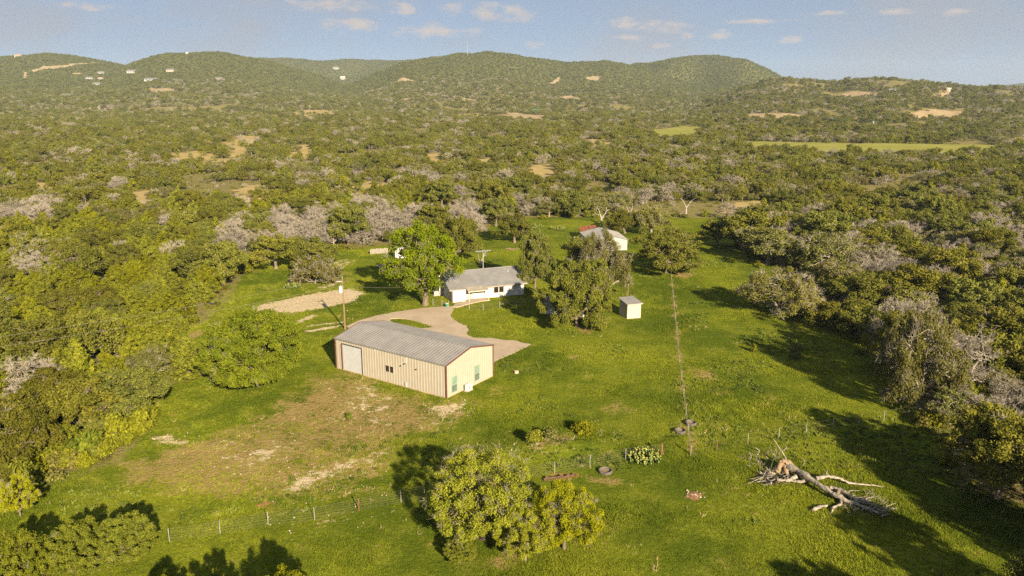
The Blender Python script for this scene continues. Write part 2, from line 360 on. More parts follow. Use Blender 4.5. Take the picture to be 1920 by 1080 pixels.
# ------------------------------------------------------------------ mesh helpers
class Geo:
    def __init__(s): s.V = []; s.F = []; s.Mi = []; s.T = []; s.n = 0
    def add(s, V, F, mat=0, tint=None):
        V = np.asarray(V, float).reshape(-1, 3); F = np.asarray(F, int)
        if len(F) == 0: return
        s.V.append(V); s.F.append(F + s.n); s.Mi.append(np.full(len(F), mat)); s.n += len(V)
        s.T.append(np.full(len(V), .5) if tint is None else np.asarray(tint, float))
    def box(s, c, d, rz=0.0, mat=0):
        c = np.array(c); h = np.array(d) / 2
        v = np.array([[x, y, z] for z in (-1, 1) for y in (-1, 1) for x in (-1, 1)]) * h
        cr, sr = math.cos(rz), math.sin(rz); v = np.stack([v[:, 0] * cr - v[:, 1] * sr, v[:, 0] * sr + v[:, 1] * cr, v[:, 2]], 1) + c
        s.add(v, [[0, 2, 3, 1], [4, 5, 7, 6], [0, 1, 5, 4], [2, 6, 7, 3], [0, 4, 6, 2], [1, 3, 7, 5]], mat)
    def tube(s, pts, rad, sides=6, mat=0, tint=None, cap=True):
        pts = np.asarray(pts, float); n = len(pts); rad = np.broadcast_to(np.asarray(rad, float), (n,))
        t = np.gradient(pts, axis=0); t /= np.linalg.norm(t, axis=1)[:, None] + 1e-9
        ref = np.array([0, 0, 1.]) if abs(t[:, 2]).mean() < .8 else np.array([1., 0, 0])
        a = np.cross(t, ref); a /= np.linalg.norm(a, axis=1)[:, None] + 1e-9; b = np.cross(t, a)
        ang = np.linspace(0, 2 * np.pi, sides, endpoint=False)
        V = (pts[:, None, :] + rad[:, None, None] * (np.cos(ang)[None, :, None] * a[:, None, :] + np.sin(ang)[None, :, None] * b[:, None, :])).reshape(-1, 3)
        i = np.arange(n - 1)[:, None] * sides; k = np.arange(sides)[None, :]; k2 = (k + 1) % sides
        F = np.stack([i + k, i + k2, i + sides + k2, i + sides + k], -1).reshape(-1, 4)
        off = s.n; s.add(V, F, mat, None if tint is None else np.full(len(V), tint))
        if cap and sides >= 4:
            for r, o in ((0, 1), (n - 1, -1)):
                idx = (np.arange(sides) + r * sides)[::o]
                s.F.append(np.array([[idx[0], idx[q], idx[q + 1], idx[q + 1]][:3] for q in range(1, sides - 1)]) + off); s.Mi.append(np.full(sides - 2, mat))
    def mesh(s, name, mats, smooth=False, attr=False):
        me = bpy.data.meshes.new(name)
        V = np.concatenate(s.V); me.vertices.add(len(V)); me.vertices.foreach_set('co', V.astype(np.float32).ravel())
        lt = np.concatenate([np.full(len(f), f.shape[1]) for f in s.F]); lv = np.concatenate([f.ravel() for f in s.F])
        me.loops.add(len(lv)); me.loops.foreach_set('vertex_index', lv.astype(np.int32))
        me.polygons.add(len(lt)); me.polygons.foreach_set('loop_start', (np.cumsum(lt) - lt).astype(np.int32)); me.polygons.foreach_set('loop_total', lt.astype(np.int32))
        for m in (mats if isinstance(mats, (list, tuple)) else [mats]): me.materials.append(m)
        me.polygons.foreach_set('material_index', np.concatenate(s.Mi).astype(np.int32))
        me.polygons.foreach_set('use_smooth', np.full(len(lt), smooth))
        if attr:
            a = me.attributes.new('tint', 'FLOAT', 'POINT'); a.data.foreach_set('value', np.concatenate(s.T).astype(np.float32))
        me.update(calc_edges=True); return me
def link(name, me, parent=None, loc=None, rz=0.0):
    o = bpy.data.objects.new(name, me); col.objects.link(o)
    if parent is not None: o.parent = parent
    if loc is not None: o.location = loc
    if rz: o.rotation_euler[2] = rz
    return o
def part(name, g, mat, parent, smooth=False, attr=False): return link(name, g.mesh(name, mat, smooth, attr), parent)
def tag(o, label, cat=None, group=None, kind=None):
    if label: o['label'] = label
    if cat: o['category'] = cat
    if group: o['group'] = group
    if kind: o['kind'] = kind
    return o
def thing(name, label, cat, loc, rz=0.0, group=None): return tag(link(name, None, None, loc, rz), label, cat, group)

# ------------------------------------------------------------------ the ground: one sheet to the horizon
CLEAR = poly_g([(-160, 1079), (-160, 985), (60, 930), (130, 905), (240, 862), (290, 805), (305, 750), (335, 716), (385, 705), (400, 665), (335, 655), (300, 641), (380, 612),
                (428, 572), (445, 545), (458, 520), (464, 490), (490, 481), (600, 470), (700, 463), (790, 452), (890, 448), (920, 428), (932, 411), (1020, 408), (1110, 407), (1180, 405), (1250, 409),
                (1350, 409), (1385, 424), (1382, 465), (1400, 492), (1500, 508), (1545, 525), (1560, 570), (1560, 612), (1610, 650), (1655, 700), (1672, 748), (1740, 790), (1775, 830),
                (1752, 890), (1840, 945), (1990, 985), (2100, 1079)])
CLEAR = np.concatenate([CLEAR, [[60, 38], [60, -40], [-60, -40], [-60, 38]]])
def build_ground():
    nx, ny = len(GX), len(GY)
    V = np.stack([XX, YY, ZZ], -1).reshape(-1, 3)
    i = (np.arange(ny - 1)[:, None] * nx + np.arange(nx - 1)[None, :]).ravel()
    g = Geo(); g.add(V, np.stack([i, i + 1, i + nx + 1, i + nx], 1)); me = g.mesh('ground', M['ground'], True)
    x, y = V[:, 0], V[:, 1]; N = len(x)
    near = (np.abs(x) < 75) & (y > 30) & (y < 260); xs, ys = x[near], y[near]
    A = {k: np.zeros(N) for k in ('dirt', 'chalk', 'woods', 'red', 'track', 'scrub')}
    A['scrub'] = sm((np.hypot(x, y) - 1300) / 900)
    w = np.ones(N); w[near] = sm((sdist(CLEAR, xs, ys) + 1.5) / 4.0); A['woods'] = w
    def blob(k, pts, val, soft=1.5):
        p = poly_g(pts); A[k][near] = np.maximum(A[k][near], val * sm((soft * .5 - sdist(p, xs, ys)) / soft))
    def line(k, pts, val, wid):
        p = poly_g(pts); A[k][near] = np.maximum(A[k][near], val * sm(1.6 - sdist(p, xs, ys, False) / wid))
    blob('dirt', [(585, 715), (660, 690), (760, 735), (835, 758), (930, 738), (870, 790), (760, 830), (700, 900), (560, 940), (420, 935), (250, 920), (230, 870), (330, 830), (470, 790), (540, 745)], .94, 9)
    blob('dirt', [(740, 775), (840, 760), (905, 745), (800, 800), (715, 805)], .9, 4)
    blob('dirt', [(320, 640), (385, 612), (375, 632), (325, 652)], 1.0, 1.5)
    blob('dirt', [(1295, 690), (1350, 700), (1340, 716), (1300, 712)], .95, 2.5)
    blob('dirt', [(1262, 508), (1300, 512), (1290, 523), (1258, 518)], .95, 2)
    blob('dirt', [(1085, 608), (1120, 612), (1105, 628), (1075, 618)], .85, 2)
    blob('dirt', [(560, 690), (640, 705), (650, 745), (570, 745)], .6, 5)
    blob('dirt', [(1067, 665), (1083, 665), (1083, 673), (1067, 673)], 1.0, .8)
    blob('dirt', [(1000, 830), (1060, 800), (1080, 830), (1000, 850)], .75, 2)
    blob('dirt', [(1090, 890), (1170, 895), (1190, 920), (1100, 905)], .8, 2)
    blob('dirt', [(900, 1040), (990, 1020), (1000, 1050), (920, 1075)], .85, 2)
    for cx, cy_, rx, ry in ((640, 520, 40, 16), (470, 505, 20, 12), (1350, 735, 60, 14), (960, 465, 16, 4), (1150, 770, 60, 18)):
        blob('dirt', [(cx - rx, cy_), (cx, cy_ - ry), (cx + rx, cy_), (cx, cy_ + ry)], .58, 3)
    # pale caliche
    blob('chalk', [(478, 574), (540, 560), (600, 548), (660, 541), (684, 550), (660, 566), (610, 577), (550, 586), (495, 586)], 1.05, 2.6)
    blob('chalk', [(590, 540), (640, 523), (650, 528), (600, 545)], .62, 2)
    blob('chalk', [(608, 494), (650, 484), (670, 492), (640, 503)], .55, 3)
    blob('chalk', [(550, 603), (590, 588), (600, 592), (560, 608)], .7, 1.5)
    line('chalk', [(575, 622), (610, 616), (640, 610)], 1.0, .42); line('chalk', [(575, 612), (610, 607), (645, 604)], .8, .35)
    blob('chalk', [(283, 818), (318, 814), (345, 826), (375, 824), (330, 837), (285, 830)], .72, 1.8)
    blob('chalk', [(405, 832), (440, 822), (420, 850)], .6, 2); blob('chalk', [(440, 880), (480, 850), (560, 825), (500, 860), (460, 885)], .70, 3.0)
    blob('chalk', [(520, 925), (560, 890), (640, 868), (735, 840), (700, 862), (620, 893), (545, 930)], .86, 3.0)
    blob('chalk', [(800, 765), (850, 755), (885, 752), (840, 780), (815, 778)], .84, 2.4); blob('chalk', [(680, 722), (705, 722), (705, 738), (690, 736)], .80, 1.5)
    blob('chalk', [(705, 766), (730, 762), (720, 775)], .8, 1.2); blob('chalk', [(855, 833), (885, 833), (880, 838)], .9, 1.0); blob('chalk', [(735, 765), (775, 765), (760, 780)], .42, 2)
    blob('chalk', [(660, 610), (700, 592), (720, 590), (690, 600)], .35, 1.5); blob('chalk', [(745, 585), (770, 581), (772, 585), (750, 588)], .7, 1)
    blob('chalk', [(940, 466), (975, 464), (970, 469)], .6, 1.5); blob('chalk', [(930, 843), (1000, 810), (1075, 815), (1075, 835), (960, 850)], .38, 2)
    blob('chalk', [(620, 670), (640, 672), (632, 680)], .3, 1.5)
    for pts, v in (([(560, 880), (700, 850), (720, 870), (600, 905), (540, 910)], .48), ([(400, 840), (520, 820), (560, 850), (440, 890)], .44), ([(640, 700), (760, 740), (720, 800), (640, 790)], .44), ([(760, 790), (880, 760), (900, 775), (800, 815)], .46), ([(480, 930), (640, 965), (700, 990), (560, 995)], .26)): blob('chalk', pts, v, 6)
    blob('red', [(465, 945), (510, 938), (515, 955), (480, 955)], .9, 1.5); blob('red', [(1285, 920), (1320, 922), (1315, 934), (1288, 933)], 1.1, 1.0)
    blob('red', [(1020, 893), (1080, 886), (1085, 895), (1030, 903)], .9, 1.2); blob('red', [(580, 975), (640, 980), (620, 995), (580, 990)], .5, 2.0)
    # mown tracks and wheel ruts
    line('dirt', [(1297, 850), (1288, 780), (1273, 660), (1264, 570), (1258, 512)], .62, .55)
    for o in (0, 14): line('track', [(1180 + o, 500), (1215 + o, 560), (1235 + o, 620), (1245 + o, 720), (1250 + o, 820), (1330 + o, 940), (1390 + o, 1079)], .62, .35)
    for q in range(5): line('track', [(1010 + q * 26, 640 + q * 8), (1060 + q * 30, 690 + q * 4), (1200 + q * 10, 700), (1240, 640 - q * 6)], .35, .35)
    for k, v in A.items():
        a = me.attributes.new(k, 'FLOAT', 'POINT'); a.data.foreach_set('value', v.astype(np.float32))
    tag(link('ground', me), 'grassy ranch ground running to the wooded hills', kind='structure')
    return {k: v.reshape(ny, nx) for k, v in A.items()}
ATTR = build_ground()
def attr_at(k, x, y):
    i = np.clip(np.searchsorted(GX, x) - 1, 0, len(GX) - 1); j = np.clip(np.searchsorted(GY, y) - 1, 0, len(GY) - 1)
    return ATTR[k][j, i]

# sheets of open ground far off, laid on the terrain
OPEN = []
def patch(name, pts, mat, label, dz=.35, step=None, drop=4.6):
    cyp = sum(p[1] for p in pts) / len(pts)
    pts = [(p[0], p[1] + (drop / mpp(at(*p)) if p[1] > cyp else 0)) for p in pts]
    poly = poly_g(pts); OPEN.append((poly, mat))
    lo, hi = poly.min(0), poly.max(0); step = step or max(1.5, max(hi - lo) / 70)
    xs = np.arange(lo[0], hi[0] + step, step); ys = np.arange(lo[1], hi[1] + step, step); X, Y = np.meshgrid(xs, ys)
    sd = sdist(poly, X, Y) + (fbm(X / (step * 5), Y / (step * 5), 77, 3) - .5) * step * 9
    idx = np.full(X.shape, -1); ok = sd < step * .5; idx[ok] = np.arange(ok.sum())
    V = np.stack([X[ok], Y[ok], hz(X[ok], Y[ok]) + dz], 1); Fs = []
    for j in range(len(ys) - 1):
        for i in range(len(xs) - 1):
            q = [idx[j, i], idx[j, i + 1], idx[j + 1, i + 1], idx[j + 1, i]]
            if min(q) >= 0: Fs.append(q)
    if not Fs: return
    g = Geo(); g.add(V, Fs); tag(link(name, g.mesh(name, M[mat], True)), label, kind='structure')
patch('hay_field', [(1362, 265), (1500, 268), (1700, 270), (1875, 272), (1860, 284), (1700, 287), (1560, 285), (1430, 276)], 'field', 'long pale green hay field among the trees', drop=2.2)
patch('meadow', [(1225, 244), (1290, 237), (1330, 240), (1290, 250), (1235, 250)], 'field', 'small pale meadow among the trees')
for pts in ([(928, 217), (965, 212), (1022, 218), (1020, 228), (975, 226), (940, 222)], [(1398, 215), (1440, 214), (1510, 218), (1530, 222), (1470, 224), (1410, 221)],
            [(1558, 180), (1600, 173), (1640, 174), (1655, 179), (1600, 183)], [(1690, 214), (1750, 206), (1830, 210), (1790, 220), (1720, 222)], [(1755, 182), (1775, 170), (1785, 176), (1765, 184)],
            [(1668, 175), (1690, 174), (1695, 180)], [(1352, 178), (1380, 173), (1388, 176), (1358, 183)], [(740, 189), (770, 184), (772, 191), (750, 192)], [(788, 190), (798, 184), (800, 190)],
            [(834, 190), (845, 183), (852, 190)], [(862, 191), (868, 184), (895, 188), (880, 192)], [(680, 173), (702, 168), (704, 172)], [(702, 178), (712, 174), (708, 180)],
            [(57, 131), (110, 123), (180, 118), (195, 119), (120, 127), (62, 135)], [(44, 147), (46, 134), (50, 136), (50, 147)], [(272, 172), (282, 165), (326, 168), (318, 175), (285, 174)],
            [(740, 155), (755, 145), (785, 154), (765, 152)], 
            [(1095, 147), (1110, 143), (1127, 144), (1120, 152)], 
            [(1030, 156), (1046, 146), (1052, 148), (1038, 158)], [(1043, 183), (1065, 179), (1096, 186), (1070, 188)], [(140, 165), (150, 161), (156, 165)], [(132, 138), (152, 137), (150, 141)]):
    patch('bare_clearing', pts, 'bare', 'bare pale caliche ground on the wooded slope', dz=.9, drop=.6)
for pts in ([(318, 287), (360, 283), (450, 286), (440, 300), (350, 302)], [(395, 268), (440, 255), (480, 255), (470, 275), (410, 282)], [(540, 275), (580, 270), (590, 285), (545, 290)], [(655, 345), (700, 338), (735, 345), (690, 355)],
            [(790, 292), (825, 285), (830, 297), (800, 302)], [(440, 348), (520, 345), (530, 356), (450, 358)], [(60, 345), (95, 342), (100, 352), (70, 354)], [(985, 310), (1040, 306), (1050, 318), (990, 322)],
            [(240, 360), (285, 356), (280, 368), (250, 370)], [(1100, 262), (1150, 260), (1140, 268), (1105, 269)], [(890, 300), (930, 297), (940, 306), (895, 310)], [(1360, 385), (1420, 378), (1440, 388), (1380, 396)],
            [(520, 216), (560, 206), (640, 208), (620, 216)], [(840, 216), (900, 212), (930, 217), (880, 220)]):
    patch('dry_opening', pts, 'tan_grass', 'dry tan grass opening in the woodland', dz=.12)

# ------------------------------------------------------------------ trees
def unit(v): return v / (np.linalg.norm(v, axis=-1, keepdims=True) + 1e-9)
def rdir(rng, n): return unit(rng.normal(size=(n, 3)))
def leaves(g, C, Rd, n, size, rng, flat=.75, out=.7, up=.25, slim=.55, mat=0, hang=0.0, tvar=.5):
    """n leaf sprays in each clump: rhombs turned roughly outwards"""
    C = np.asarray(C, float); K = len(C); Rd = np.broadcast_to(np.asarray(Rd, float), (K,))
    ci = np.repeat(np.arange(K), n); N = len(ci)
    d = rdir(rng, N); rr = rng.random(N) ** .45
    off = d * rr[:, None] * Rd[ci][:, None]; off[:, 2] *= flat
    if hang: off[:, 2] -= hang * rng.random(N) * Rd[ci]
    nrm = unit(d * out + rdir(rng, N) * .75 + np.array([0, 0, up]))
    a = unit(np.cross(nrm, rdir(rng, N)))
    if hang: a = unit(a + np.array([0, 0, -1.4 * min(1, hang)]))
    b = unit(np.cross(nrm, a)); s = size * rng.uniform(.6, 1.35, N)[:, None]
    P = C[ci] + off
    V = np.stack([P - a * s, P - b * s * slim, P + a * s, P + b * s * slim], 1).reshape(-1, 3)
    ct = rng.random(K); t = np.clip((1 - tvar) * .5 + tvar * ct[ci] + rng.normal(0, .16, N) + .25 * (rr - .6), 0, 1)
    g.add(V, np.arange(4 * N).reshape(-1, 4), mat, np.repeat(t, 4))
def limb(g, a, b, r0, r1, rng, wig=.12, n=4, sides=5, sag=0.0):
    a = np.asarray(a, float); b = np.asarray(b, float); L = np.linalg.norm(b - a)
    t = np.linspace(0, 1, n)[:, None]; p = a * (1 - t) + b * t
    p[1:-1] += rng.normal(0, wig * L * .5, (n - 2, 3)); p[:, 2] += sag * L * np.sin(np.pi * t[:, 0])
    g.tube(p, np.linspace(r0, r1, n), sides, cap=False); return p
def twigs(g, P, rng, n, length, width, up=.35, out_from=None, forks=2):
    """fine bare twigs fanning out of points, as thin blades"""
    P = np.repeat(np.asarray(P, float), n, 0); N = len(P)
    d = rdir(rng, N) + np.array([0, 0, up])
    if out_from is not None: d = d + .9 * unit(P - out_from)
    d = unit(d); L = length * rng.uniform(.5, 1.2, N)[:, None]
    def blade(A, B, w):
        s = unit(np.cross(B - A, rdir(rng, len(A)))) * w
        V = np.stack([A - s, A + s, B], 1).reshape(-1, 3); g.add(V, np.arange(len(V)).reshape(-1, 3), 0)
    E1 = P + d * L; blade(P, E1, width)
    for _ in range(forks):
        u = rng.uniform(.25, .85, N)[:, None]; S = P * (1 - u) + E1 * u
        d2 = unit(d + rdir(rng, N) * .8); blade(S, S + d2 * L * rng.uniform(.35, .7, N)[:, None], width * .75)
def skeleton(seed, h, w, lobes=7, subs=11, trunk=.26, lobe_r=.30, r0=.22, low=.1, lean=0.0, forks=1, flat=.8):
    """trunk, limbs to a handful of lobes, boughs to clumps spread over each lobe"""
    rng = np.random.default_rng(seed); g = Geo(); H0 = h * trunk; base = np.array([0, 0, -.25])
    top = np.array([lean * w, rng.normal(0, .03) * w, H0])
    g.tube(np.array([base, base * .5 + top * .3 + rng.normal(0, .05, 3), top]), [r0 * 1.35, r0, r0 * .8], 7)
    LC = []; ga = rng.random() * 6.28
    for i in range(lobes):
        f = (i + .5) / lobes; z = low + (1 - low) * f
        ang = ga + i * 2.39996 + rng.normal(0, .25); rad = math.sqrt(max(0, 1 - (f * .92) ** 2)) * (.5 - lobe_r * .62) * w * rng.uniform(.8, 1.15)
        zz = H0 * .7 + (h - H0 * .7 - lobe_r * w * flat * .62) * (.15 + .85 * z) * rng.uniform(.9, 1.05)
        LC.append([top[0] + math.cos(ang) * rad, top[1] + math.sin(ang) * rad, zz])
    LC = np.array(LC); CC = []; LI = []
    for li, c in enumerate(LC):
        mid = top * .45 + c * .55; mid[2] -= .05 * h
        limb(g, top, c, r0 * .55, r0 * .2, rng, .14, 4, 5, -.04)
        k = subs + rng.integers(-2, 3); d = rdir(rng, k); d[:, 2] = np.abs(d[:, 2]) * 1.1 - .35; d = unit(d)
        lr = lobe_r * w * rng.uniform(.75, 1.15); s = c + d * lr * rng.uniform(.55, 1.0, k)[:, None] * np.array([1, 1, flat])
        s[:, 2] = np.maximum(s[:, 2], h * .12)
        for q in s: limb(g, c + rng.normal(0, .04 * w, 3), q, r0 * .15, r0 * .05, rng, .15, 3, 3)
        CC.append(s); LI += [li] * k
    return rng, g, np.concatenate(CC), LC, np.array(LI)
PROTO = {}
def proto(kind, var, trunk_g, crown_g, tmat, cmat, h, w):
    PROTO.setdefault(kind, []).append((trunk_g.mesh(kind + '_trunk', tmat), crown_g.mesh(kind + '_crown', cmat, False, True), h, w))
def make_oak(seed, h, w, kind='oak', leafmat='oak_leaf', n=190, size=.150, subs=11, lobes=8, grey=0, keep=1.0, clump=.092, trunk=.25, **kw):
    rng, g, CC, LC, LI = skeleton(seed, h, w, lobes, subs, trunk, r0=.03 * w + .05, **kw); cg = Geo()
    if keep < 1: CC_l = CC[rng.random(len(CC)) < keep]
    else: CC_l = CC
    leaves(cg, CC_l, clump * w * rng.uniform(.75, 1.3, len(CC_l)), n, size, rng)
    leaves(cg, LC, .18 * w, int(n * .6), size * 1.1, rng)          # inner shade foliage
    if grey:
        tg = Geo(); twigs(tg, CC[rng.random(len(CC)) < grey], rng, 16, .105 * w, .022, .4, np.array([0, 0, h * .35]), 3)
        for v, f, t in zip(tg.V, tg.F, tg.T): pass
        off = 0
        for v, f in zip(tg.V, tg.F): cg.add(v, f - off, 1); off += len(v)
    proto(kind, seed, g, cg, M['bark'] if not grey else M['grey_twig'], [M[leafmat], M['grey_twig']], h, w)
def make_cedar(seed, h, w, n=120, size=.125, kind='cedar'):
    rng = np.random.default_rng(seed); g = Geo(); cg = Geo(); CC = []; Rr = []
    for s in range(rng.integers(4, 7)):
        a = rng.random() * 6.28; r = w * .27 * (0 if s == 0 else rng.uniform(.6, 1.1)); bx, by = r * math.cos(a), r * math.sin(a)
        hh = h * (1 if s == 0 else rng.uniform(.62, .92)); ww = w * rng.uniform(.24, .33)
        limb(g, (0, 0, -.2), (bx, by, hh * .55), .02 * w + .06, .04, rng, .06, 4, 5); limb(g, (bx, by, hh * .5), (bx, by, hh * .85), .035, .012, rng, .03, 3, 4)
        k = 24
        for i in range(k):
            f = (i + rng.random()) / k; z = hh * (.1 + .9 * f); rad = ww * (1 - f ** 1.7) * (.85 + .3 * rng.random()) * min(1, .55 + 2.2 * f)
            aa = i * 2.4 + rng.normal(0, .4); CC.append([bx + rad * math.cos(aa), by + rad * math.sin(aa), z]); Rr.append(w * .088 * (1.25 - .5 * f))
    leaves(cg, CC, np.array(Rr), n, size, rng, .8, .9, .45, .42)
    proto(kind, seed, g, cg, M['bark'], [M['cedar_leaf']], h, w)
def make_bare(seed, h, w, kind='bare', forks=3, n=16):
    rng, g, CC, LC, LI = skeleton(seed, h, w, 8, 11, .22, .28, .02 * w + .05, low=.05, flat=.85); cg = Geo()
    twigs(cg, CC, rng, n, .13 * w, .026, .55, np.array([0, 0, h * .3]), forks); twigs(cg, LC, rng, 14, .18 * w, .03, .3, np.array([0, 0, h * .2]), 2)
    proto(kind, seed, g, cg, M['grey_twig'], [M['grey_twig']], h, w)
def make_shrub(seed, h, w, mat, kind, n=40, size=.2):
    rng = np.random.default_rng(seed); g = Geo(); cg = Geo(); k = 26; d = rdir(rng, k); d[:, 2] = np.abs(d[:, 2])
    C = d * np.array([w * .36, w * .36, h * .62]) * rng.uniform(.5, 1.0, k)[:, None] + np.array([0, 0, h * .15])
    for c in C[:10]: limb(g, (0, 0, -.1), c, .035, .012, rng, .1, 3, 4)
    leaves(cg, C, .17 * w, n, size, rng, .8); proto(kind, seed, g, cg, M['bark'], [M[mat]], h, w)
for s, h, w in ((11, 6.4, 8.2), (12, 7.0, 7.4), (13, 5.6, 8.8), (14, 7.6, 8.0)): make_oak(s, h, w)
for s, h, w in ((21, 4.6, 4.8), (22, 4.2, 5.2), (23, 5.2, 5.0), (24, 3.6, 4.6)): make_cedar(s, h, w)
for s, h, w in ((31, 5.8, 6.6), (32, 5.2, 7.2), (33, 6.4, 6.4)): make_bare(s, h, w)
for s, h, w in ((41, 5.8, 7.6), (42, 6.4, 7.2), (43, 5.4, 8.2)): make_oak(s, h, w, 'half', 'dry_leaf', n=120, size=.135, grey=.45, keep=.8)
for s, h, w in ((51, 1.9, 2.6), (52, 2.3, 2.6)): make_shrub(s, h, w, 'cedar_leaf', 'shrub', 80, .13)
make_shrub(53, 1.8, 2.4, 'bigoak_leaf', 'brightshrub', 60, .15); make_shrub(54, 1.5, 2.4, 'dry_leaf', 'tanshrub', 55, .13)

NAMES = {'oak': 'live_oak', 'cedar': 'juniper_tree', 'bare': 'bare_tree', 'half': 'sparse_oak', 'shrub': 'shrub', 'brightshrub': 'shrub', 'tanshrub': 'shrub'}
CATS = {'oak': 'tree', 'cedar': 'tree', 'bare': 'tree', 'half': 'tree', 'shrub': 'shrub', 'brightshrub': 'shrub', 'tanshrub': 'shrub'}
COUNT = {}
def plant(kind, var, x, y, sw, sh, rz, label, group=None, name=None, cat=None):
    tm, cm, h, w = PROTO[kind][var % len(PROTO[kind])]
    o = thing(name or NAMES[kind], label, cat or CATS.get(kind, 'tree'), (x, y, float(hz(x, y))), rz, group)
    o.scale = (sw, sw, sh)
    link('trunk' if CATS.get(kind) != 'shrub' else 'stem', tm, o); link('crown' if CATS.get(kind) != 'shrub' else 'foliage', cm, o)
    COUNT[kind] = COUNT.get(kind, 0) + 1
    return o
PLANTED = []
def plant_px(kind, var, bx, by, wpx, ytop, label, rz=None, name=None, cat=None, group=None, keepout=.42, dx=0, dy=0):
    """a tree whose foot, crown width and top are read off the photograph"""
    B = at(bx, by); B.x += dx; B.y += dy; h = top_of(bx, ytop, B); wm = wpx * mpp(B)
    tm, cm, ph, pw = PROTO[kind][var % len(PROTO[kind])]
    PLANTED.append((B.x, B.y, wm * keepout))
    return plant(kind, var, B.x, B.y, wm / pw, h / ph, (bx * 1.7) % 6.28 if rz is None else rz, label, group, name, cat)

# hero trees, each built for itself
def make_hero(kind, seed, h, w, leafmat, n, size, lobes=11, subs=14, clump=.075, trunk=.22, hang=0.0, grey=0.0, keep=1.0, lobe_r=.24, low=.05, barkmat='bark', inner=.8, r0=None):
    rng, g, CC, LC, LI = skeleton(seed, h, w, lobes, subs, trunk, lobe_r, r0 or (.022 * w + .08), low); cg = Geo()
    C2 = CC[rng.random(len(CC)) < keep] if keep < 1 else CC
    leaves(cg, C2, clump * w * rng.uniform(.7, 1.35, len(C2)), n, size, rng, .8, .7, .2, .5, 0, hang)
    if inner: leaves(cg, LC, .17 * w, int(n * inner), size * 1.1, rng)
    if grey:
        tg = Geo(); twigs(tg, CC[rng.random(len(CC)) < grey], rng, 14, .09 * w, .02, .3, np.array([0, 0, h * .35]), 3)
        off = 0
        for v, f in zip(tg.V, tg.F): cg.add(v, f - off, 1); off += len(v)
    proto(kind, seed, g, cg, M[barkmat], [M[leafmat], M['grey_twig']], h, w)
make_hero('pecan', 102, 11, 12, 'pecan_leaf', 230, .145, 12, 13, .072, .26, grey=.22, keep=.9, r0=.42)
make_hero('weeping', 103, 9.5, 11, 'willow_leaf', 260, .125, 15, 17, .055, .14, .9, low=-.15, lobe_r=.22, grey=.08)
make_hero('darkoak', 106, 9, 10, 'oak_leaf', 220, .130, 13, 15, .066, .2, grey=.1, low=-.05)
make_hero('sparse', 107, 7, 11, 'dry_leaf', 190, .105, 13, 15, .064, .16, grey=.5, keep=.85, low=-.05, barkmat='grey_twig')
make_hero('nearbare', 109, 6, 7, 'dry_leaf', 2, .12, 9, 13, .05, .2, grey=1.0, inner=0, barkmat='grey_twig')
CATS['brush'] = 'shrub'
make_hero('brush', 110, 2.2, 5, 'dry_leaf', 22, .16, 8, 12, .08, .1, grey=.9, low=-.1, barkmat='grey_twig', r0=.08)

def make_dome(kind, seed, h, w, leafmat, clumps, n, size, lump=.22, clump=.05, keep=1.0, grey=0.0, low=-.15, mid=.36, barkmat='bark', r0=.3, hang=0.0, inner=.25, trunk=.22, lobes=9):
    """a compact rounded crown: leaf clumps over a lumpy dome, limbs inside"""
    rng = np.random.default_rng(seed); g = Geo(); cg = Geo(); top = np.array([0, 0, h * trunk]); g.tube([(0, 0, -.25), (.05, 0, h * trunk * .5), top], [r0 * 1.3, r0, r0 * .85], 8)
    d = rdir(rng, clumps * 3); d = d[d[:, 2] > low][:clumps]; B = rdir(rng, lobes); B[:, 2] = np.abs(B[:, 2]); q = np.max(d @ B.T, 1)
    rad = (1 - lump) + lump * np.clip((q - .72) / .25, 0, 1); rad = rad * rng.uniform(.86, 1.02, len(d)); c0 = np.array([0, 0, h * mid]); S = np.array([w * .46, w * .46, h * (1 - mid) * .95])
    sc = S * np.where(d[:, 2:] < 0, np.array([1, 1, mid / (1 - mid) * .9]), 1); CC = c0 + d * sc * rad[:, None]
    hub = c0 + unit(B) * S * .45
    for b in hub: limb(g, top, b, r0 * .5, r0 * .2, rng, .12, 4, 5)
    for c in CC[::2]: limb(g, hub[np.argmin(np.linalg.norm(hub - c, axis=1))], c, r0 * .13, r0 * .03, rng, .12, 3, 3)
    C2 = CC[rng.random(len(CC)) < keep]; leaves(cg, C2, clump * w * rng.uniform(.7, 1.3, len(C2)), n, size, rng, .8, .75, .2, .5, 0, hang)
    Ci = c0 + (CC[::3] - c0) * rng.uniform(.45, .8, (len(CC[::3]), 1)); leaves(cg, Ci, clump * 1.2 * w, int(n * inner), size * 1.15, rng)
    if grey: tg = Geo(); twigs(tg, CC[rng.random(len(CC)) < grey], rng, 10, .07 * w, .016, .2, c0, 3); off = 0
    if grey:
        for v, f in zip(tg.V, tg.F): cg.add(v, f - off, 1); off += len(v)
    PROTO.pop(kind, None) if kind in ('bigoak',) else None
    proto(kind, seed, g, cg, M[barkmat], [M[leafmat], M['grey_twig']], h, w)
make_dome('bigoak', 201, 8.5, 12.5, 'bigoak_leaf', 520, 250, .105, .20, .046, grey=.05, low=-.97, mid=.34)
PROTO['mesquite'] = []
make_dome('nearcedar', 108, 5, 6, 'dark_cedar_leaf', 300, 200, .075, .6, .058, .95, .05, -.9, .3, inner=.5, lobes=18, r0=.14, trunk=.1)
make_dome('mesquite', 202, 7.2, 10, 'mesquite_leaf', 330, 200, .076, .58, .046, .74, .30, -.80, .38, inner=.25, lobes=15, r0=.2, trunk=.12)
make_dome('mesquite', 203, 6.0, 8, 'mesquite_leaf', 270, 190, .073, .55, .050, .78, .26, -.85, .38, inner=.25, lobes=12, r0=.16, trunk=.12)
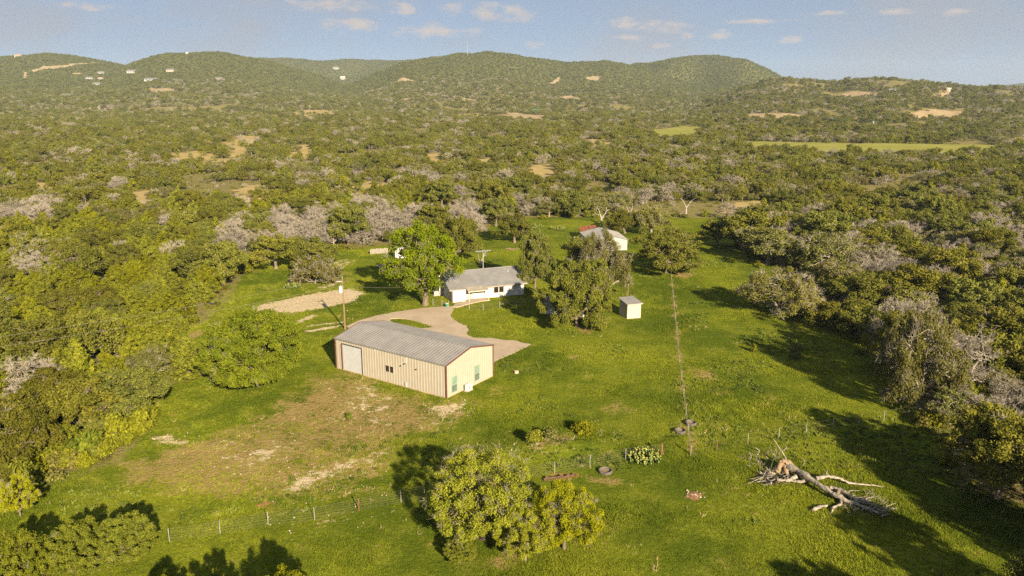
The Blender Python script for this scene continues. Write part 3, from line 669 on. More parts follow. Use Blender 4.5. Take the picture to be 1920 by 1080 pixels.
plant_px('bigoak', 0, 479, 722, 208, 580, 'large rounded leafy oak left of the tan metal building', cat='tree', name='oak_tree')
plant_px('pecan', 0, 797, 572, 145, 422, 'tall bright green tree with pale trunk beside the white house', cat='tree', name='pecan_tree')
plant_px('darkoak', 0, 853, 492, 96, 398, 'dark green rounded tree behind the tall bright tree by the house', name='oak_tree')
plant_px('weeping', 0, 1083, 613, 134, 482, 'drooping olive green tree with pale stump foot left of the small shed', rz=.6, name='hackberry_tree')
plant_px('darkoak', 0, 1004, 545, 70, 430, 'dark leafy tree standing against the right end of the white house', rz=2.2, name='oak_tree')
plant_px('sparse', 0, 1132, 556, 92, 432, 'tall half dead tree behind the drooping tree, grey twigs showing', rz=1.0, name='sparse_oak')
plant_px('darkoak', 0, 1095, 520, 80, 440, 'leafy tree hiding the left front of the barn', rz=3.9, name='oak_tree')
plant_px('darkoak', 0, 1249, 512, 128, 425, 'broad oak with pale trunk at the head of the wire fence', rz=4.1, name='oak_tree')
plant_px('oak', 1, 1344, 462, 76, 413, 'small round dark oak alone at the right meadow edge')
plant_px('oak', 0, 964, 455, 72, 402, 'round dark oak in the meadow behind the white house')
plant_px('oak', 2, 1172, 437, 76, 398, 'bushy green tree just behind the barn roof')
plant_px('oak', 3, 930, 424, 52, 368, 'upright green tree at the back left corner of the meadow')
plant_px('half', 0, 1222, 440, 66, 385, 'gnarled half dead oak between barn and broad oak')
plant_px('oak', 1, 517, 504, 86, 441, 'small oak with pale trunk left of the caliche pad')
plant_px('oak', 2, 575, 500, 92, 446, 'bushy oak beside the grey brush above the caliche pad')
plant_px('brush', 0, 592, 532, 92, 488, 'grey tangled brush above the pale caliche pad', name='brush_shrub')
plant_px('sparse', 0, 1457, 590, 158, 504, 'wide grey and green oak standing alone in the right meadow', rz=3.0, name='sparse_oak')
plant_px('half', 1, 1440, 496, 126, 428, 'wide grey green oak at the far edge of the right meadow')
plant_px('half', 2, 1548, 512, 112, 438, 'rounded grey green oak behind the lone wide oak')
plant_px('sparse', 0, 1722, 765, 150, 585, 'tall olive tree at the edge of the right woods above its long shadow', rz=.3, name='sparse_oak')
plant_px('nearbare', 0, 1700, 690, 110, 548, 'pale leafless tree at the front of the right woods', rz=1.0, name='bare_tree')
plant_px('nearbare', 0, 1800, 745, 110, 610, 'pale leafless tree beside the tall olive tree in the right woods', rz=2.0, name='bare_tree')
plant_px('darkoak', 0, 1868, 935, 210, 762, 'broad dark tree at the right border nearest the camera', rz=5.0, name='sparse_oak')
plant_px('nearbare', 0, 1885, 785, 80, 705, 'low pale leafless tree at the right border', rz=4.0, name='bare_tree')
plant_px('mesquite', 0, 905, 1012, 225, 838, 'large yellow green mesquite at the bottom centre', rz=.4, name='mesquite_tree')
plant_px('mesquite', 1, 1058, 1030, 150, 905, 'smaller yellow green mesquite right of the large one', rz=2.0, name='mesquite_tree')
plant_px('mesquite', 1, 985, 1050, 130, 940, 'low sparse mesquite between the two larger ones', rz=3.9, name='mesquite_tree')
plant_px('nearcedar', 0, 862, 1050, 70, 1010, 'small dark juniper under the large mesquite', rz=1, name='juniper_tree')
plant_px('nearcedar', 0, 240, 1052, 115, 958, 'spreading juniper above the bottom left corner, rightmost of its row', rz=.2, name='juniper_tree')
plant_px('nearcedar', 0, 150, 1075, 120, 972, 'yellow green juniper in the middle of the bottom left row', rz=1.2, name='juniper_tree')
plant_px('nearcedar', 0, 40, 1110, 130, 990, 'juniper filling the bottom left corner', rz=2.4, name='juniper_tree')
plant_px('nearbare', 0, 62, 760, 130, 668, 'wide grey leafless tree at the left border', rz=.5, name='bare_tree')
plant_px('mesquite', 1, 38, 968, 85, 886, 'bright yellow green small tree at the left border', rz=.9, name='mesquite_tree')
# trees outside or just below the frame, seen by their tops and shadows
plant_px('nearcedar', 0, 545, 1225, 150, 1062, 'tree top poking in at the bottom edge below its wide shadow', rz=1.9, name='juniper_tree')
plant_px('nearcedar', 0, 415, 1235, 130, 1085, 'juniper below the bottom edge casting a ragged shadow', rz=3.1, name='juniper_tree')
plant_px('nearcedar', 0, 310, 1180, 110, 1085, 'juniper just below the bottom edge at left', rz=4.1, name='juniper_tree')
for bx, by, dx in ((2080, 1090, 0), (1990, 1200, 0), (2220, 1150, 0), (1880, 1350, 0)):
    plant_px('darkoak', 0, bx, by, 210, by - 215, 'oak outside the right border casting shade on the grass', rz=bx * .01, name='oak_tree', group='oaks outside the right border')
# small bushes in the grass
for k, v, bx, by, w, yt, lab in (('shrub', 0, 1092, 812, 46, 778, 'dark round bush in the grass right of the weedy bank'), ('tanshrub', 0, 1490, 672, 34, 632, 'thin sparse bush in the right meadow'),
                                 ('shrub', 1, 1413, 660, 18, 640, 'tiny bush left of the thin sparse bush'), ('tanshrub', 0, 1032, 822, 40, 795, 'tan weedy bush on the low bank'),
                                 ('shrub', 1, 1000, 828, 44, 800, 'green bush on the low weedy bank'), ('brightshrub', 0, 655, 786, 14, 770, 'small bright yellow plant on the bare ground'),
                                 ('shrub', 0, 1500, 503, 22, 478, 'narrow bright juniper bush between two oaks'), ('shrub', 1, 1560, 600, 40, 565, 'dark bush at the foot of the right woods')):
    plant_px(k, v, bx, by, w, yt, lab)

# ------------------------------------------------------------------ the woodland
GREY = poly_g([(425, 480), (560, 474), (700, 466), (765, 455), (770, 430), (640, 415), (500, 425), (440, 450)])
GREY2 = poly_g([(770, 448), (905, 444), (900, 415), (780, 420)])
GREY3 = poly_g([(-40, 430), (110, 425), (120, 395), (-40, 400)])
def scatter(d0, d1, cell, seed, half=R_(40)):
    rng = np.random.default_rng(seed); X = d1 * math.sin(half)
    nx = int(2 * X / cell); ny = int((d1 - d0 * math.cos(half)) / cell) + 1
    gx, gy = np.meshgrid(np.arange(nx) * cell - X, np.arange(ny) * cell + d0 * math.cos(half))
    x = (gx + (rng.random(gx.shape)) * cell).ravel(); y = (gy + rng.random(gx.shape) * cell).ravel()
    d = np.hypot(x, y); k = (d >= d0) & (d < d1) & (np.abs(np.arctan2(x, y)) < half); return x[k], y[k], rng
def keep_out(x, y, margin=0.0):
    ok = ~inside(CLEAR, x, y) & (sdist(CLEAR, x, y) > 1.2 + margin)
    for p, kd in OPEN:
        lo, hi = p.min(0) - 6, p.max(0) + 6; q = (x > lo[0]) & (x < hi[0]) & (y > lo[1]) & (y < hi[1])
        if q.any(): ok[q] &= (sdist(p, x[q], y[q]) > 1.0) | (vn(x[q] * 3.7, y[q] * 3.7, 12) > (.80 if kd == 'tan_grass' else 2))
    for a, b, r in PLANTED: ok &= np.hypot(x - a, y - b) > r
    return ok
# how much of the sky line is hidden behind nearer ground
_az = np.linspace(-R_(40), R_(40), 700); _dd = np.geomspace(60, 6000, 500)
_e = (height(_dd[:, None] * np.sin(_az)[None], _dd[:, None] * np.cos(_az)[None]) - CAM_H) / _dd[:, None]
_em = np.maximum.accumulate(_e, 0)
def seen(x, y, z, top):
    d = np.hypot(x, y); i = np.clip(np.searchsorted(_az, np.arctan2(x, y)), 0, 699); j = np.clip(np.searchsorted(_dd, d) - 1, 0, 499)
    return (z + top - CAM_H) / d > _em[j, i] - .0012
trees = []   # kind, x, y, sw, sh, rz, var
def fill(d0, d1, cell, seed, sc=1.0):
    x, y, rng = scatter(d0, d1, cell, seed); n = len(x); d = np.hypot(x, y)
    gap = fbm(x / 26, y / 26, 61, 3); r = rng.random(n); pat = fbm(x / 34, y / 34, 71, 3); pat2 = fbm(x / 60, y / 60, 75, 2)
    left = (x < -18) & (d < 300); right = (x > 34) & (d < 330)
    lw = sm((-x - 10) / 25) * sm((330 - d) / 90)
    gp0 = inside(GREY, x, y) | inside(GREY2, x, y)
    ok = keep_out(x, y) & (gp0 | (gap > np.where(d > 190, .405, .24) - .05 * lw))
    gp = inside(GREY, x, y) | inside(GREY2, x, y) | inside(GREY3, x, y)
    pc = .36 + .38 * lw - .16 * right + .5 * (pat2 - .5)                  # share of junipers
    pb = np.clip(.15 + 1.15 * (pat - .5) + .04 * right - .06 * lw, .02, .6) * np.where((x < -10) & (d < 118), .25, 1)
    ph = .24 + .02 * right - .18 * lw
    kind = np.where(r < pb, 'bare', np.where(r < pb + ph, 'half', np.where(r < pb + ph + pc * (1 - pb - ph), 'cedar', 'oak')))
    kind = np.where(gp, np.where(rng.random(n) < .94, 'bare', 'oak'), kind)
    for q in np.nonzero(ok)[0]:
        k = kind[q]; b = {'oak': .92, 'cedar': 1.05, 'bare': .88, 'half': .86}[k] * sc * rng.choice([.55, .75, .9, 1.0, 1.15, 1.35]) * rng.uniform(.88, 1.12)
        if right[q]: b *= 1.06
        trees.append((k, x[q], y[q], b * rng.uniform(.9, 1.15), b * rng.uniform(.72, 1.05), rng.random() * 6.28, int(rng.integers(0, 12)), d[q]))
fill(55, 260, 4.1, 1, .93); fill(260, 620, 4.1, 2, .74); fill(620, 1300, 5.7, 3, .80); fill(1300, 2050, 8.2, 4, 1.0)
def zone(x, y):
    d = math.hypot(x, y)
    if d < 300 and x < -12 and not (d > 190 and x > -60): return 'left'
    if d < 330 and x > 34: return 'right'
    return 'back'
def tree_label(k, x, y, h):
    d = math.hypot(x, y); z = zone(x, y); kind = {'oak': 'live oak', 'cedar': 'juniper', 'bare': 'leafless grey tree', 'half': 'sparse grey oak'}[k]
    size = 'low' if h < 3.6 else 'tall' if h > 6.0 else 'middling'
    dep = 'nearest the camera' if d < 78 else 'level with the metal building' if d < 108 else 'level with the white house' if d < 142 else 'level with the barn' if d < 190 else 'just beyond the barn' if d < 250 else 'farther back'
    px = 960 + F_PX * x / (y * CP + CAM_H * SP)
    if z == 'left': side = 'at the left border' if px < 200 else 'in the left woods' if px < 380 else 'edging the left woods'
    elif z == 'right': side = 'at the right border' if px > 1740 else 'in the right woods' if px > 1560 else 'edging the right woods'
    else: side = 'in the back woods at left' if px < 480 else 'in the back woods behind the house' if px < 960 else 'in the back woods behind the barn' if px < 1400 else 'in the back woods at right'
    return '%s %s %s, %s' % (size, kind, side, dep)
GRP = {'left': 'trees of the left woods', 'right': 'trees of the right woods', 'back': 'trees behind the homestead'}
far = {k: [] for k in ('oak', 'cedar', 'bare', 'half')}
_t = sorted(trees, key=lambda t: t[7] / (t[3] * 1.0)); used = {}
for t in _t:
    k, x, y, sw, sh, rz, v, d = t
    if abs(math.atan2(x, y)) < R_(39) and used.get(k, 0) < 280 and COUNT.get(k, 0) < 292:
        used[k] = used.get(k, 0) + 1; z = zone(x, y)
        if k == 'bare' and inside(GREY, np.array([x]), np.array([y]))[0]:
            plant(k, v, x, y, sw, sh, rz, 'leafless grey tree in the pale stand above the caliche pad', 'trees of the pale leafless stand')
        else: plant(k, v, x, y, sw, sh, rz, tree_label(k, x, y, sh * PROTO[k][v % len(PROTO[k])][2]), '%s, %s' % (GRP[z], {'oak': 'oaks', 'cedar': 'junipers', 'bare': 'leafless', 'half': 'thin oaks'}[k]))
    else: far[k].append(t)

# shrubs along the edge of the left woods
def edge_shrubs():
    rng = np.random.default_rng(5); line = poly_g([(10, 935), (60, 900), (120, 880), (200, 845), (262, 800), (285, 750), (310, 705), (370, 690), (385, 650)])
    for i in range(95):
        s = rng.integers(0, len(line) - 1); f = rng.random(); p = line[s] * (1 - f) + line[s + 1] * f + np.array([-abs(rng.normal(0, 3.4)) + .6, rng.normal(.6, 1.4)])
        k = rng.choice(['shrub', 'shrub', 'brightshrub', 'tanshrub']); b = rng.uniform(.7, 1.7)
        plant(k, int(rng.integers(0, 4)), p[0], p[1], b, b * rng.uniform(.8, 1.2), rng.random() * 6.28,
              ('small ' if b < 1.0 else 'large ' if b > 1.4 else 'middling ') + {'shrub': 'olive green shrub edging the left woods', 'brightshrub': 'bright green shrub edging the left woods', 'tanshrub': 'dry tan shrub edging the left woods'}[k] + (', above the bottom left junipers' if s < 2 else ', along the bare ground' if s < 5 else ', beside the large rounded oak'), 'edge shrubs of the left woods, ' + k)
    for pts, nn, kinds, lab, grp in (([(470, 478), (600, 468), (700, 463), (790, 455)], 16, ['shrub', 'tanshrub'], 'low shrub at the foot of the pale leafless stand', 'shrubs under the leafless stand'),
                                     ([(935, 412), (1100, 407), (1180, 405), (1350, 408)], 22, ['shrub', 'shrub', 'tanshrub'], 'low shrub at the back edge of the meadow', 'shrubs behind the meadow'),
                                     ([(1400, 492), (1545, 530), (1560, 600), (1655, 705), (1740, 792), (1760, 880)], 22, ['shrub', 'tanshrub'], 'low shrub at the edge of the right woods', 'edge shrubs of the right woods')):
        line2 = poly_g(pts)
        for i in range(nn):
            s = rng.integers(0, len(line2) - 1); f = rng.random(); p = line2[s] * (1 - f) + line2[s + 1] * f + rng.normal(0, .9, 2); b = rng.uniform(.6, 1.2); k = rng.choice(kinds)
            plant(k, int(rng.integers(0, 4)), p[0], p[1], b, b * rng.uniform(.7, 1.1), rng.random() * 6.28, lab + (', tan' if k == 'tanshrub' else ', green'), grp + ' ' + k)
edge_shrubs()

def gn_scatter(name, P, rot, scl, idx, protos, label, mats):
    """one uncountable mass: each loose vertex carries one of the small meshes kept in the same mesh"""
    g = Geo(); ids = []
    for k, pg in enumerate(protos):
        off = 0
        for v, f, mi, t in zip(pg.V, [q for q in pg.F], pg.Mi, pg.T):
            g.add(v, f - off, mi[0], t); off += len(v); ids.append(np.full(len(v), k + 1))
    nv = g.n; P = np.asarray(P); g.V.append(P); g.T.append(np.zeros(len(P))); g.n += len(P); ids.append(np.zeros(len(P)))
    me = g.mesh(name, mats, False, True)
    def at_(nm, typ, arr, dim):
        a = me.attributes.new(nm, typ, 'POINT'); full = np.zeros((nv + len(P), dim)); full[nv:] = np.asarray(arr).reshape(len(P), dim)
        a.data.foreach_set('vector' if dim == 3 else 'value', full.ravel().astype(np.float32 if typ != 'INT' else np.int32))
    pid = np.concatenate(ids); a = me.attributes.new('pid', 'INT', 'POINT'); a.data.foreach_set('value', pid.astype(np.int32))
    at_('irot', 'FLOAT_VECTOR', rot, 3); at_('iscl', 'FLOAT_VECTOR', scl, 3); at_('iidx', 'INT', idx, 1)
    o = link(name, me); tag(o, label, kind='stuff')
    nt = bpy.data.node_groups.new(name + '_nodes', 'GeometryNodeTree'); nt.interface.new_socket('Geometry', in_out='INPUT', socket_type='NodeSocketGeometry'); nt.interface.new_socket('Geometry', in_out='OUTPUT', socket_type='NodeSocketGeometry')
    N = nt.nodes; L = nt.links; gi = N.new('NodeGroupInput'); go = N.new('NodeGroupOutput')
    def named(nm, typ):
        k = N.new('GeometryNodeInputNamedAttribute'); k.data_type = typ; k.inputs['Name'].default_value = nm; return k.outputs['Attribute']
    def sel(v):
        c = N.new('FunctionNodeCompare'); c.data_type = 'INT'; c.operation = 'EQUAL'; L.new(named('pid', 'INT'), c.inputs[2]); c.inputs[3].default_value = v
        s = N.new('GeometryNodeSeparateGeometry'); s.domain = 'POINT'; L.new(gi.outputs[0], s.inputs[0]); L.new(c.outputs[0], s.inputs[1]); return s.outputs[0]
    g2i = N.new('GeometryNodeGeometryToInstance')
    for k in range(len(protos)): L.new(sel(k + 1), g2i.inputs[0])
    ins = N.new('GeometryNodeInstanceOnPoints'); L.new(sel(0), ins.inputs['Points']); L.new(g2i.outputs[0], ins.inputs['Instance']); ins.inputs['Pick Instance'].default_value = True
    L.new(named('iidx', 'INT'), ins.inputs['Instance Index'])
    e2r = N.new('FunctionNodeEulerToRotation'); L.new(named('irot', 'FLOAT_VECTOR'), e2r.inputs[0]); L.new(e2r.outputs[0], ins.inputs['Rotation'])
    L.new(named('iscl', 'FLOAT_VECTOR'), ins.inputs['Scale']); L.new(ins.outputs[0], go.inputs[0])
    md = o.modifiers.new('scatter', 'NODES'); md.node_group = nt
    return o
# light versions of the trees for the mass of woodland farther back
def far_oak(seed, h, w, n=38, size=.25, grey=0.0, keep=1.0):
    rng, g, CC, LC, LI = skeleton(seed, h, w, 6, 8, .24, r0=.02 * w + .05); out = Geo()
    for v, f, mi, t in zip(g.V, g.F, g.Mi, g.T): pass
    C2 = CC[rng.random(len(CC)) < keep]; leaves(out, C2, .12 * w, n, size, rng); leaves(out, LC, .2 * w, n * 2, size * 1.2, rng)
    if grey: tw = Geo(); twigs(tw, CC[rng.random(len(CC)) < grey], rng, 8, .12 * w, .035, .4, np.array([0, 0, h * .3]), 2); merge(out, tw, 1)
    tr = Geo(); tr.tube([(0, 0, -.5), (0, 0, h * .3), (.1 * w, 0, h * .6)], [.25, .2, .1], 4, cap=False); tr.tube([(0, 0, h * .25), (-.15 * w, .1 * w, h * .6)], [.16, .08], 4, cap=False); merge(out, tr, 1)
    return out
def merge(dst, src, mat):
    off = 0
    for v, f in zip(src.V, src.F): dst.add(v, f - off, mat); off += len(v)
def far_cedar(seed, h, w):
    rng = np.random.default_rng(seed); out = Geo(); k = 34; f = rng.random(k); a = rng.random(k) * 6.28
    C = np.stack([w * .42 * (1 - f ** 1.6) * np.cos(a), w * .42 * (1 - f ** 1.6) * np.sin(a), h * (.1 + .85 * f)], 1); leaves(out, C, .125 * w, 34, .20, rng, .9, .9, .4); return out
def far_bare(seed, h, w):
    rng, g, CC, LC, LI = skeleton(seed, h, w, 7, 8, .22, .28, .15); out = Geo(); twigs(out, CC, rng, 11, .14 * w, .04, .5, np.array([0, 0, h * .3]), 2); twigs(out, LC, rng, 10, .2 * w, .05, .3, None, 1)
    tr = Geo()
    for c in LC: limb(tr, (0, 0, h * .15), c, .14, .05, rng, .12, 3, 3)
    merge(out, tr, 0); return out
def mass(name, kind, lst, protos, label, mats):
    A = np.array([[t[1], t[2], t[3], t[4], t[5], t[6]] for t in lst]); z = hz(A[:, 0], A[:, 1]); ok = seen(A[:, 0], A[:, 1], z, 8); A = A[ok]; z = z[ok]
    P = np.stack([A[:, 0], A[:, 1], z], 1); rot = np.zeros((len(A), 3)); rot[:, 2] = A[:, 4]; scl = np.stack([A[:, 2], A[:, 2], A[:, 3]], 1)
    gn_scatter(name, P, rot, scl, A[:, 5].astype(int) % len(protos), protos, label, mats)
mass('oak_woodland', 'oak', far['oak'], [far_oak(61, 6.6, 8.2), far_oak(62, 7.2, 7.6), far_oak(63, 6.0, 8.6)], 'mass of live oaks stretching to the hills', [M['oak_leaf'], M['bark']])
mass('juniper_woodland', 'cedar', far['cedar'], [far_cedar(64, 5.6, 5.2), far_cedar(65, 5.0, 5.4)], 'mass of junipers stretching to the hills', [M['cedar_leaf'], M['bark']])
mass('leafless_woodland', 'bare', far['bare'], [far_bare(66, 5.8, 6.8), far_bare(67, 5.4, 7.2)], 'mass of leafless grey trees stretching to the hills', [M['grey_twig']])
mass('sparse_woodland', 'half', far['half'], [far_oak(68, 6.0, 7.8, 28, .22, .6, .78), far_oak(69, 6.4, 7.2, 28, .22, .6, .78)], 'mass of thin grey green oaks stretching to the hills', [M['dry_leaf'], M['grey_twig']])
def undergrowth():
    x, y, rng = scatter(58, 620, 3.6, 21, R_(39)); d = np.hypot(x, y); ok = keep_out(x, y, .4) & (rng.random(len(x)) < np.clip(190 / d, .22, 1) * .8); x, y = x[ok], y[ok]; n = len(x); P = np.stack([x, y, hz(x, y)], 1)
    def bush(seed, h, w, m):
        r2 = np.random.default_rng(seed); o = Geo(); k = 12; q = rdir(r2, k); q[:, 2] = np.abs(q[:, 2]); C = q * np.array([w * .35, w * .35, h * .6]) * r2.uniform(.4, 1, k)[:, None]
        if m < 2: leaves(o, C, .2 * w, 34, .085, r2, .8, mat=m)
        else: tw = Geo(); twigs(tw, C * .4, r2, 9, .4 * w, .016, .6, None, 3); merge(o, tw, 2)
        return o
    s_ = rng.uniform(.6, 1.5, n); rot = np.zeros((n, 3)); rot[:, 2] = rng.random(n) * 6.28
    gn_scatter('undergrowth', P, rot, np.stack([s_, s_, s_ * rng.uniform(.7, 1.2, n)], 1), rng.integers(0, 5, n), [bush(1, 1.1, 1.9, 0), bush(2, .9, 2.1, 1), bush(3, 1.3, 1.7, 0), bush(4, 1.2, 2.0, 2), bush(5, .8, 1.8, 1)], 'low brush between the woodland trees', [M['oak_leaf'], M['dry_leaf'], M['grey_twig']])
undergrowth()
def far_clump(seed, w, h):
    rng = np.random.default_rng(seed); out = Geo(); k = 26; d = rdir(rng, k); d[:, 2] = np.abs(d[:, 2]); C = d * np.array([w * .36, w * .36, h * .6]) * rng.uniform(.5, 1, k)[:, None] + np.array([0, 0, h * .15])
    leaves(out, C, .17 * w, 7, .75, rng, .8); return out
def hill_woods():
    x, y, rng = scatter(1500, 4300, 9.5, 9, R_(35.5)); d = np.hypot(x, y); z = hz(x, y); ok = seen(x, y, z, 7)
    for p, kd in OPEN:
        lo, hi = p.min(0), p.max(0); q = (x > lo[0] - 5) & (x < hi[0] + 5) & (y > lo[1] - 5) & (y < hi[1] + 5)
        if q.any(): ok[q] &= sdist(p, x[q], y[q]) > 2
    ok &= (fbm(x / 120, y / 120, 88, 4) > .18) & (rng.random(len(x)) < .35 + .65 * sm((d - 1700) / 500))
    x, y, z = x[ok], y[ok], z[ok]; n = len(x); s = rng.uniform(.55, 1.15, n); P = np.stack([x, y, z - .3], 1)
    rot = np.zeros((n, 3)); rot[:, 2] = rng.random(n) * 6.28
    gn_scatter('hill_woodland', P, rot, np.stack([s, s, s * rng.uniform(.7, 1.1, n)], 1), rng.integers(0, 3, n), [far_clump(91, 10, 5.5), far_clump(92, 11.5, 5), far_clump(93, 9, 6)], 'woodland covering the distant hills', [M['far_leaf']])
hill_woods()

# ------------------------------------------------------------------ the tan metal building
def ribbed(g, a, b, z0, ztop, pitch=.44, depth=.026, openings=(), axis=0, fix=0.0, out=-1, mat=0):
    """ribbed sheet along x (axis 0) or y (axis 1); ztop(x) gives its upper edge, openings are (x0, x1, zlo, zhi)"""
    xs = []
    k = a
    while k < b - 1e-6:
        for o, d in ((0, 0), (.27, 0), (.30, 1), (.39, 1)):
            if k + o < b - 1e-6: xs.append((k + o, d))
        k += pitch
    xs.append((b, 0)); cuts = sorted({v for o in openings for v in o[:2]})
    prof = sorted(xs); px = [p[0] for p in prof]; pd = [p[1] for p in prof]
    allx = sorted(set(px) | set(cuts)); ds = np.interp(allx, px, pd)
    for i in range(len(allx) - 1):
        x0, x1 = allx[i], allx[i + 1]; xm = (x0 + x1) / 2; segs = [(z0, None)]
        for o in openings:
            if o[0] <= xm <= o[1]: segs = [(z0, o[2]), (o[3], None)]
        for lo, hi in segs:
            h0 = hi if hi is not None else ztop(x0); h1 = hi if hi is not None else ztop(x1)
            if h0 - lo < .01: continue
            P = lambda x, d, z: (x, fix + out * d * depth, z) if axis == 0 else (fix + out * d * depth, x, z)
            g.add([P(x0, ds[i], lo), P(x1, ds[i + 1], lo), P(x1, ds[i + 1], h1), P(x0, ds[i], h0)], [[0, 1, 2, 3]], mat)
def ribbed_slope(g, x0, x1, ya, za, yb, zb, pitch=.46, depth=.04, axis=0):
    k = x0; xs = []
    while k < x1 - 1e-6:
        for o, d in ((0, 0), (.27, 0), (.30, 1), (.39, 1)):
            if k + o < x1 - 1e-6: xs.append((k + o, d))
        k += pitch
    xs.append((x1, 0))
    A = np.array([(x, ya, za + d * depth) for x, d in xs]); B = np.array([(x, yb, zb + d * depth) for x, d in xs]); n = len(xs)
    if axis: A = A[:, [1, 0, 2]]; B = B[:, [1, 0, 2]]
    i = np.arange(n - 1); g.add(np.concatenate([A, B]), np.stack([i, i + 1, n + i + 1, n + i], 1))
def framed_window(parent, axis, fix, out, x0, x1, z0, z1, panes, frame_mat, thick=.05):
    """panes: list of (x0, x1, z0, z1, material)"""
    def bx(g, a, b, c, d, depth, o):
        y = fix + out * o
        if axis == 0: g.box(((a + b) / 2, y, (c + d) / 2), (b - a, depth, d - c))
        else: g.box((y, (a + b) / 2, (c + d) / 2), (depth, b - a, d - c))
    w = link('window', None, parent); g = Geo(); t = thick
    bx(g, x0 - t, x1 + t, z1, z1 + t, .10, .01); bx(g, x0 - t, x1 + t, z0 - t, z0, .10, .01); bx(g, x0 - t, x0, z0, z1, .10, .01); bx(g, x1, x1 + t, z0, z1, .10, .01)
    if len(panes) == 2:
        p, q = panes
        if abs(p[1] - q[0]) < .3: bx(g, p[1] - .0, q[0] + .0, z0, z1, .09, .005)
        else: bx(g, x0, x1, q[3], p[2], .09, .005)
    part('frame', g, M[frame_mat], w)
    for a, b, c, d, m in panes:
        g = Geo(); bx(g, a, b, c, d, .02, -.02); part('pane', g, M[m], w)
    return w
def metal_building():
    C = (-12.59, 95.58); LX, LY, EH, RH = 9.15, 4.6, 4.19, 5.17
    t = thing('metal_building', 'long tan metal building with brown trim and ribbed grey roof', 'building', (C[0], C[1], -.06), R_(-34.6))
    door = (-8.0, -4.5, .12, 3.62); win = (-.52, .88, 1.45, 2.28)
    g = Geo(); g.box((0, 0, .05), (2 * LX + .1, 2 * LY + .1, .34)); part('foundation', g, M['concrete'], t)
    g = Geo(); ribbed(g, -LX, LX, .15, lambda x: EH, openings=(door, win), axis=0, fix=-LY, out=-1); tag(part('wall', g, M['tan_wall'], t), 'long ribbed front wall with the roll up door')
    g = Geo(); ribbed(g, -LX, LX, .15, lambda x: EH, axis=0, fix=LY, out=1); part('wall', g, M['tan_wall'], t)
    gab = lambda y: EH + (RH - EH) * (1 - abs(y) / LY)
    w1 = (-3.62, -2.62, .46, 2.36); w2 = (.80, 1.80, .52, 2.44)
    g = Geo(); ribbed(g, -LY, LY, .15, gab, openings=(w1, w2), axis=1, fix=LX, out=1); tag(part('wall', g, M['tan_wall'], t), 'ribbed gable wall with two green windows')
    g = Geo(); ribbed(g, -LY, LY, .15, gab, axis=1, fix=-LX, out=-1); part('wall', g, M['tan_wall'], t)
    ov = .12; sl = (RH - EH) / LY
    for s in (-1, 1):
        g = Geo(); ribbed_slope(g, -LX - ov, LX + ov, s * (LY + ov), EH - ov * sl + .05, 0, RH + .05); part('roof', g, M['roof_steel'], t)
    g = Geo()
    for s in (-1, 1): g.add([(-LX - ov, s * .22, RH - .22 * sl + .10), (LX + ov, s * .22, RH - .22 * sl + .10), (LX + ov, 0, RH + .115), (-LX - ov, 0, RH + .115)], [[0, 1, 2, 3]])
    part('ridge_cap', g, M['roof_steel'], t)
    for x in (-1, 1):
        for y in (-1, 1):
            g = Geo(); g.box((x * (LX + .02), y * (LY + .02), (EH + .1) / 2), (.16, .16, EH - .1)); part('corner_trim', g, M['trim_red'], t)
    for x in (-1, 1):
        for s in (-1, 1):
            g = Geo(); p = np.array([(x * (LX + ov), s * (LY + ov), EH - ov * sl), (x * (LX + ov), 0, RH)]); d = np.array([0, 0, .1]); e = np.array([x * .06, 0, 0])
            V = [p[0] - d, p[1] - d, p[1] + d * .8, p[0] + d * .8]; V += [v + e for v in V]
            g.add(V, [[0, 1, 2, 3], [4, 7, 6, 5], [0, 4, 5, 1], [3, 2, 6, 7], [0, 3, 7, 4], [1, 5, 6, 2]]); part('rake_trim', g, M['trim_red'], t)
    for s in (-1, 1):
        g = Geo(); g.box((0, s * (LY + ov + .02), EH - .03), (2 * LX + 2 * ov, .06, .13)); part('eave_trim', g, M['roof_steel'], t)
    d = link('roll_up_door', None, t); x0, x1, z0, z1 = door; n = 22
    for i in range(n):
        a = z0 + (z1 - z0) * i / n; b = z0 + (z1 - z0) * (i + 1) / n; g = Geo(); m_ = (a + b) / 2
        g.add([(x0, -LY + .06, a), (x1, -LY + .06, a), (x1, -LY + .035, m_), (x0, -LY + .035, m_), (x1, -LY + .06, b), (x0, -LY + .06, b)], [[0, 1, 2, 3], [3, 2, 4, 5]]); part('slat', g, M['white_door'], d)
    g = Geo(); g.box((x0 - .07, -LY - .03, (z0 + z1) / 2), (.14, .12, z1 - z0)); part('door_jamb', g, M['trim_red'], t)
    g = Geo(); g.box((x1 + .04, -LY - .02, (z0 + z1) / 2), (.08, .10, z1 - z0)); part('door_jamb', g, M['black'], t)
    g = Geo(); g.box(((x0 + x1) / 2, -LY - .02, z1 + .04), (x1 - x0 + .1, .10, .08)); part('door_header', g, M['black'], t)
    x0, x1, z0, z1 = win; mx = (x0 + x1) / 2
    framed_window(t, 0, -LY, -1, x0, x1, z0, z1, [(x0, mx - .04, z0, z1, 'dark_glass'), (mx + .04, x1, z0, z1, 'dark_glass')], 'shed_wall')
    for a, b, c, e in (w1, w2):
        m_ = c + (e - c) * .47
        framed_window(t, 1, LX, 1, a, b, c, e, [(a, b, m_ + .03, e, 'green_glass'), (a, b, c, m_ - .03, 'green_glass_low')], 'tan_wall')
    for x, z in ((2.12, 2.72), (2.73, 3.08), (4.58, 2.75)):
        g = Geo(); g.tube([(x, -LY + .02, z), (x, -LY - .1, z), (x, -LY - .16, z - .06)], [.075, .085, .07], 8); part('vent_cap', g, M['black'], t)
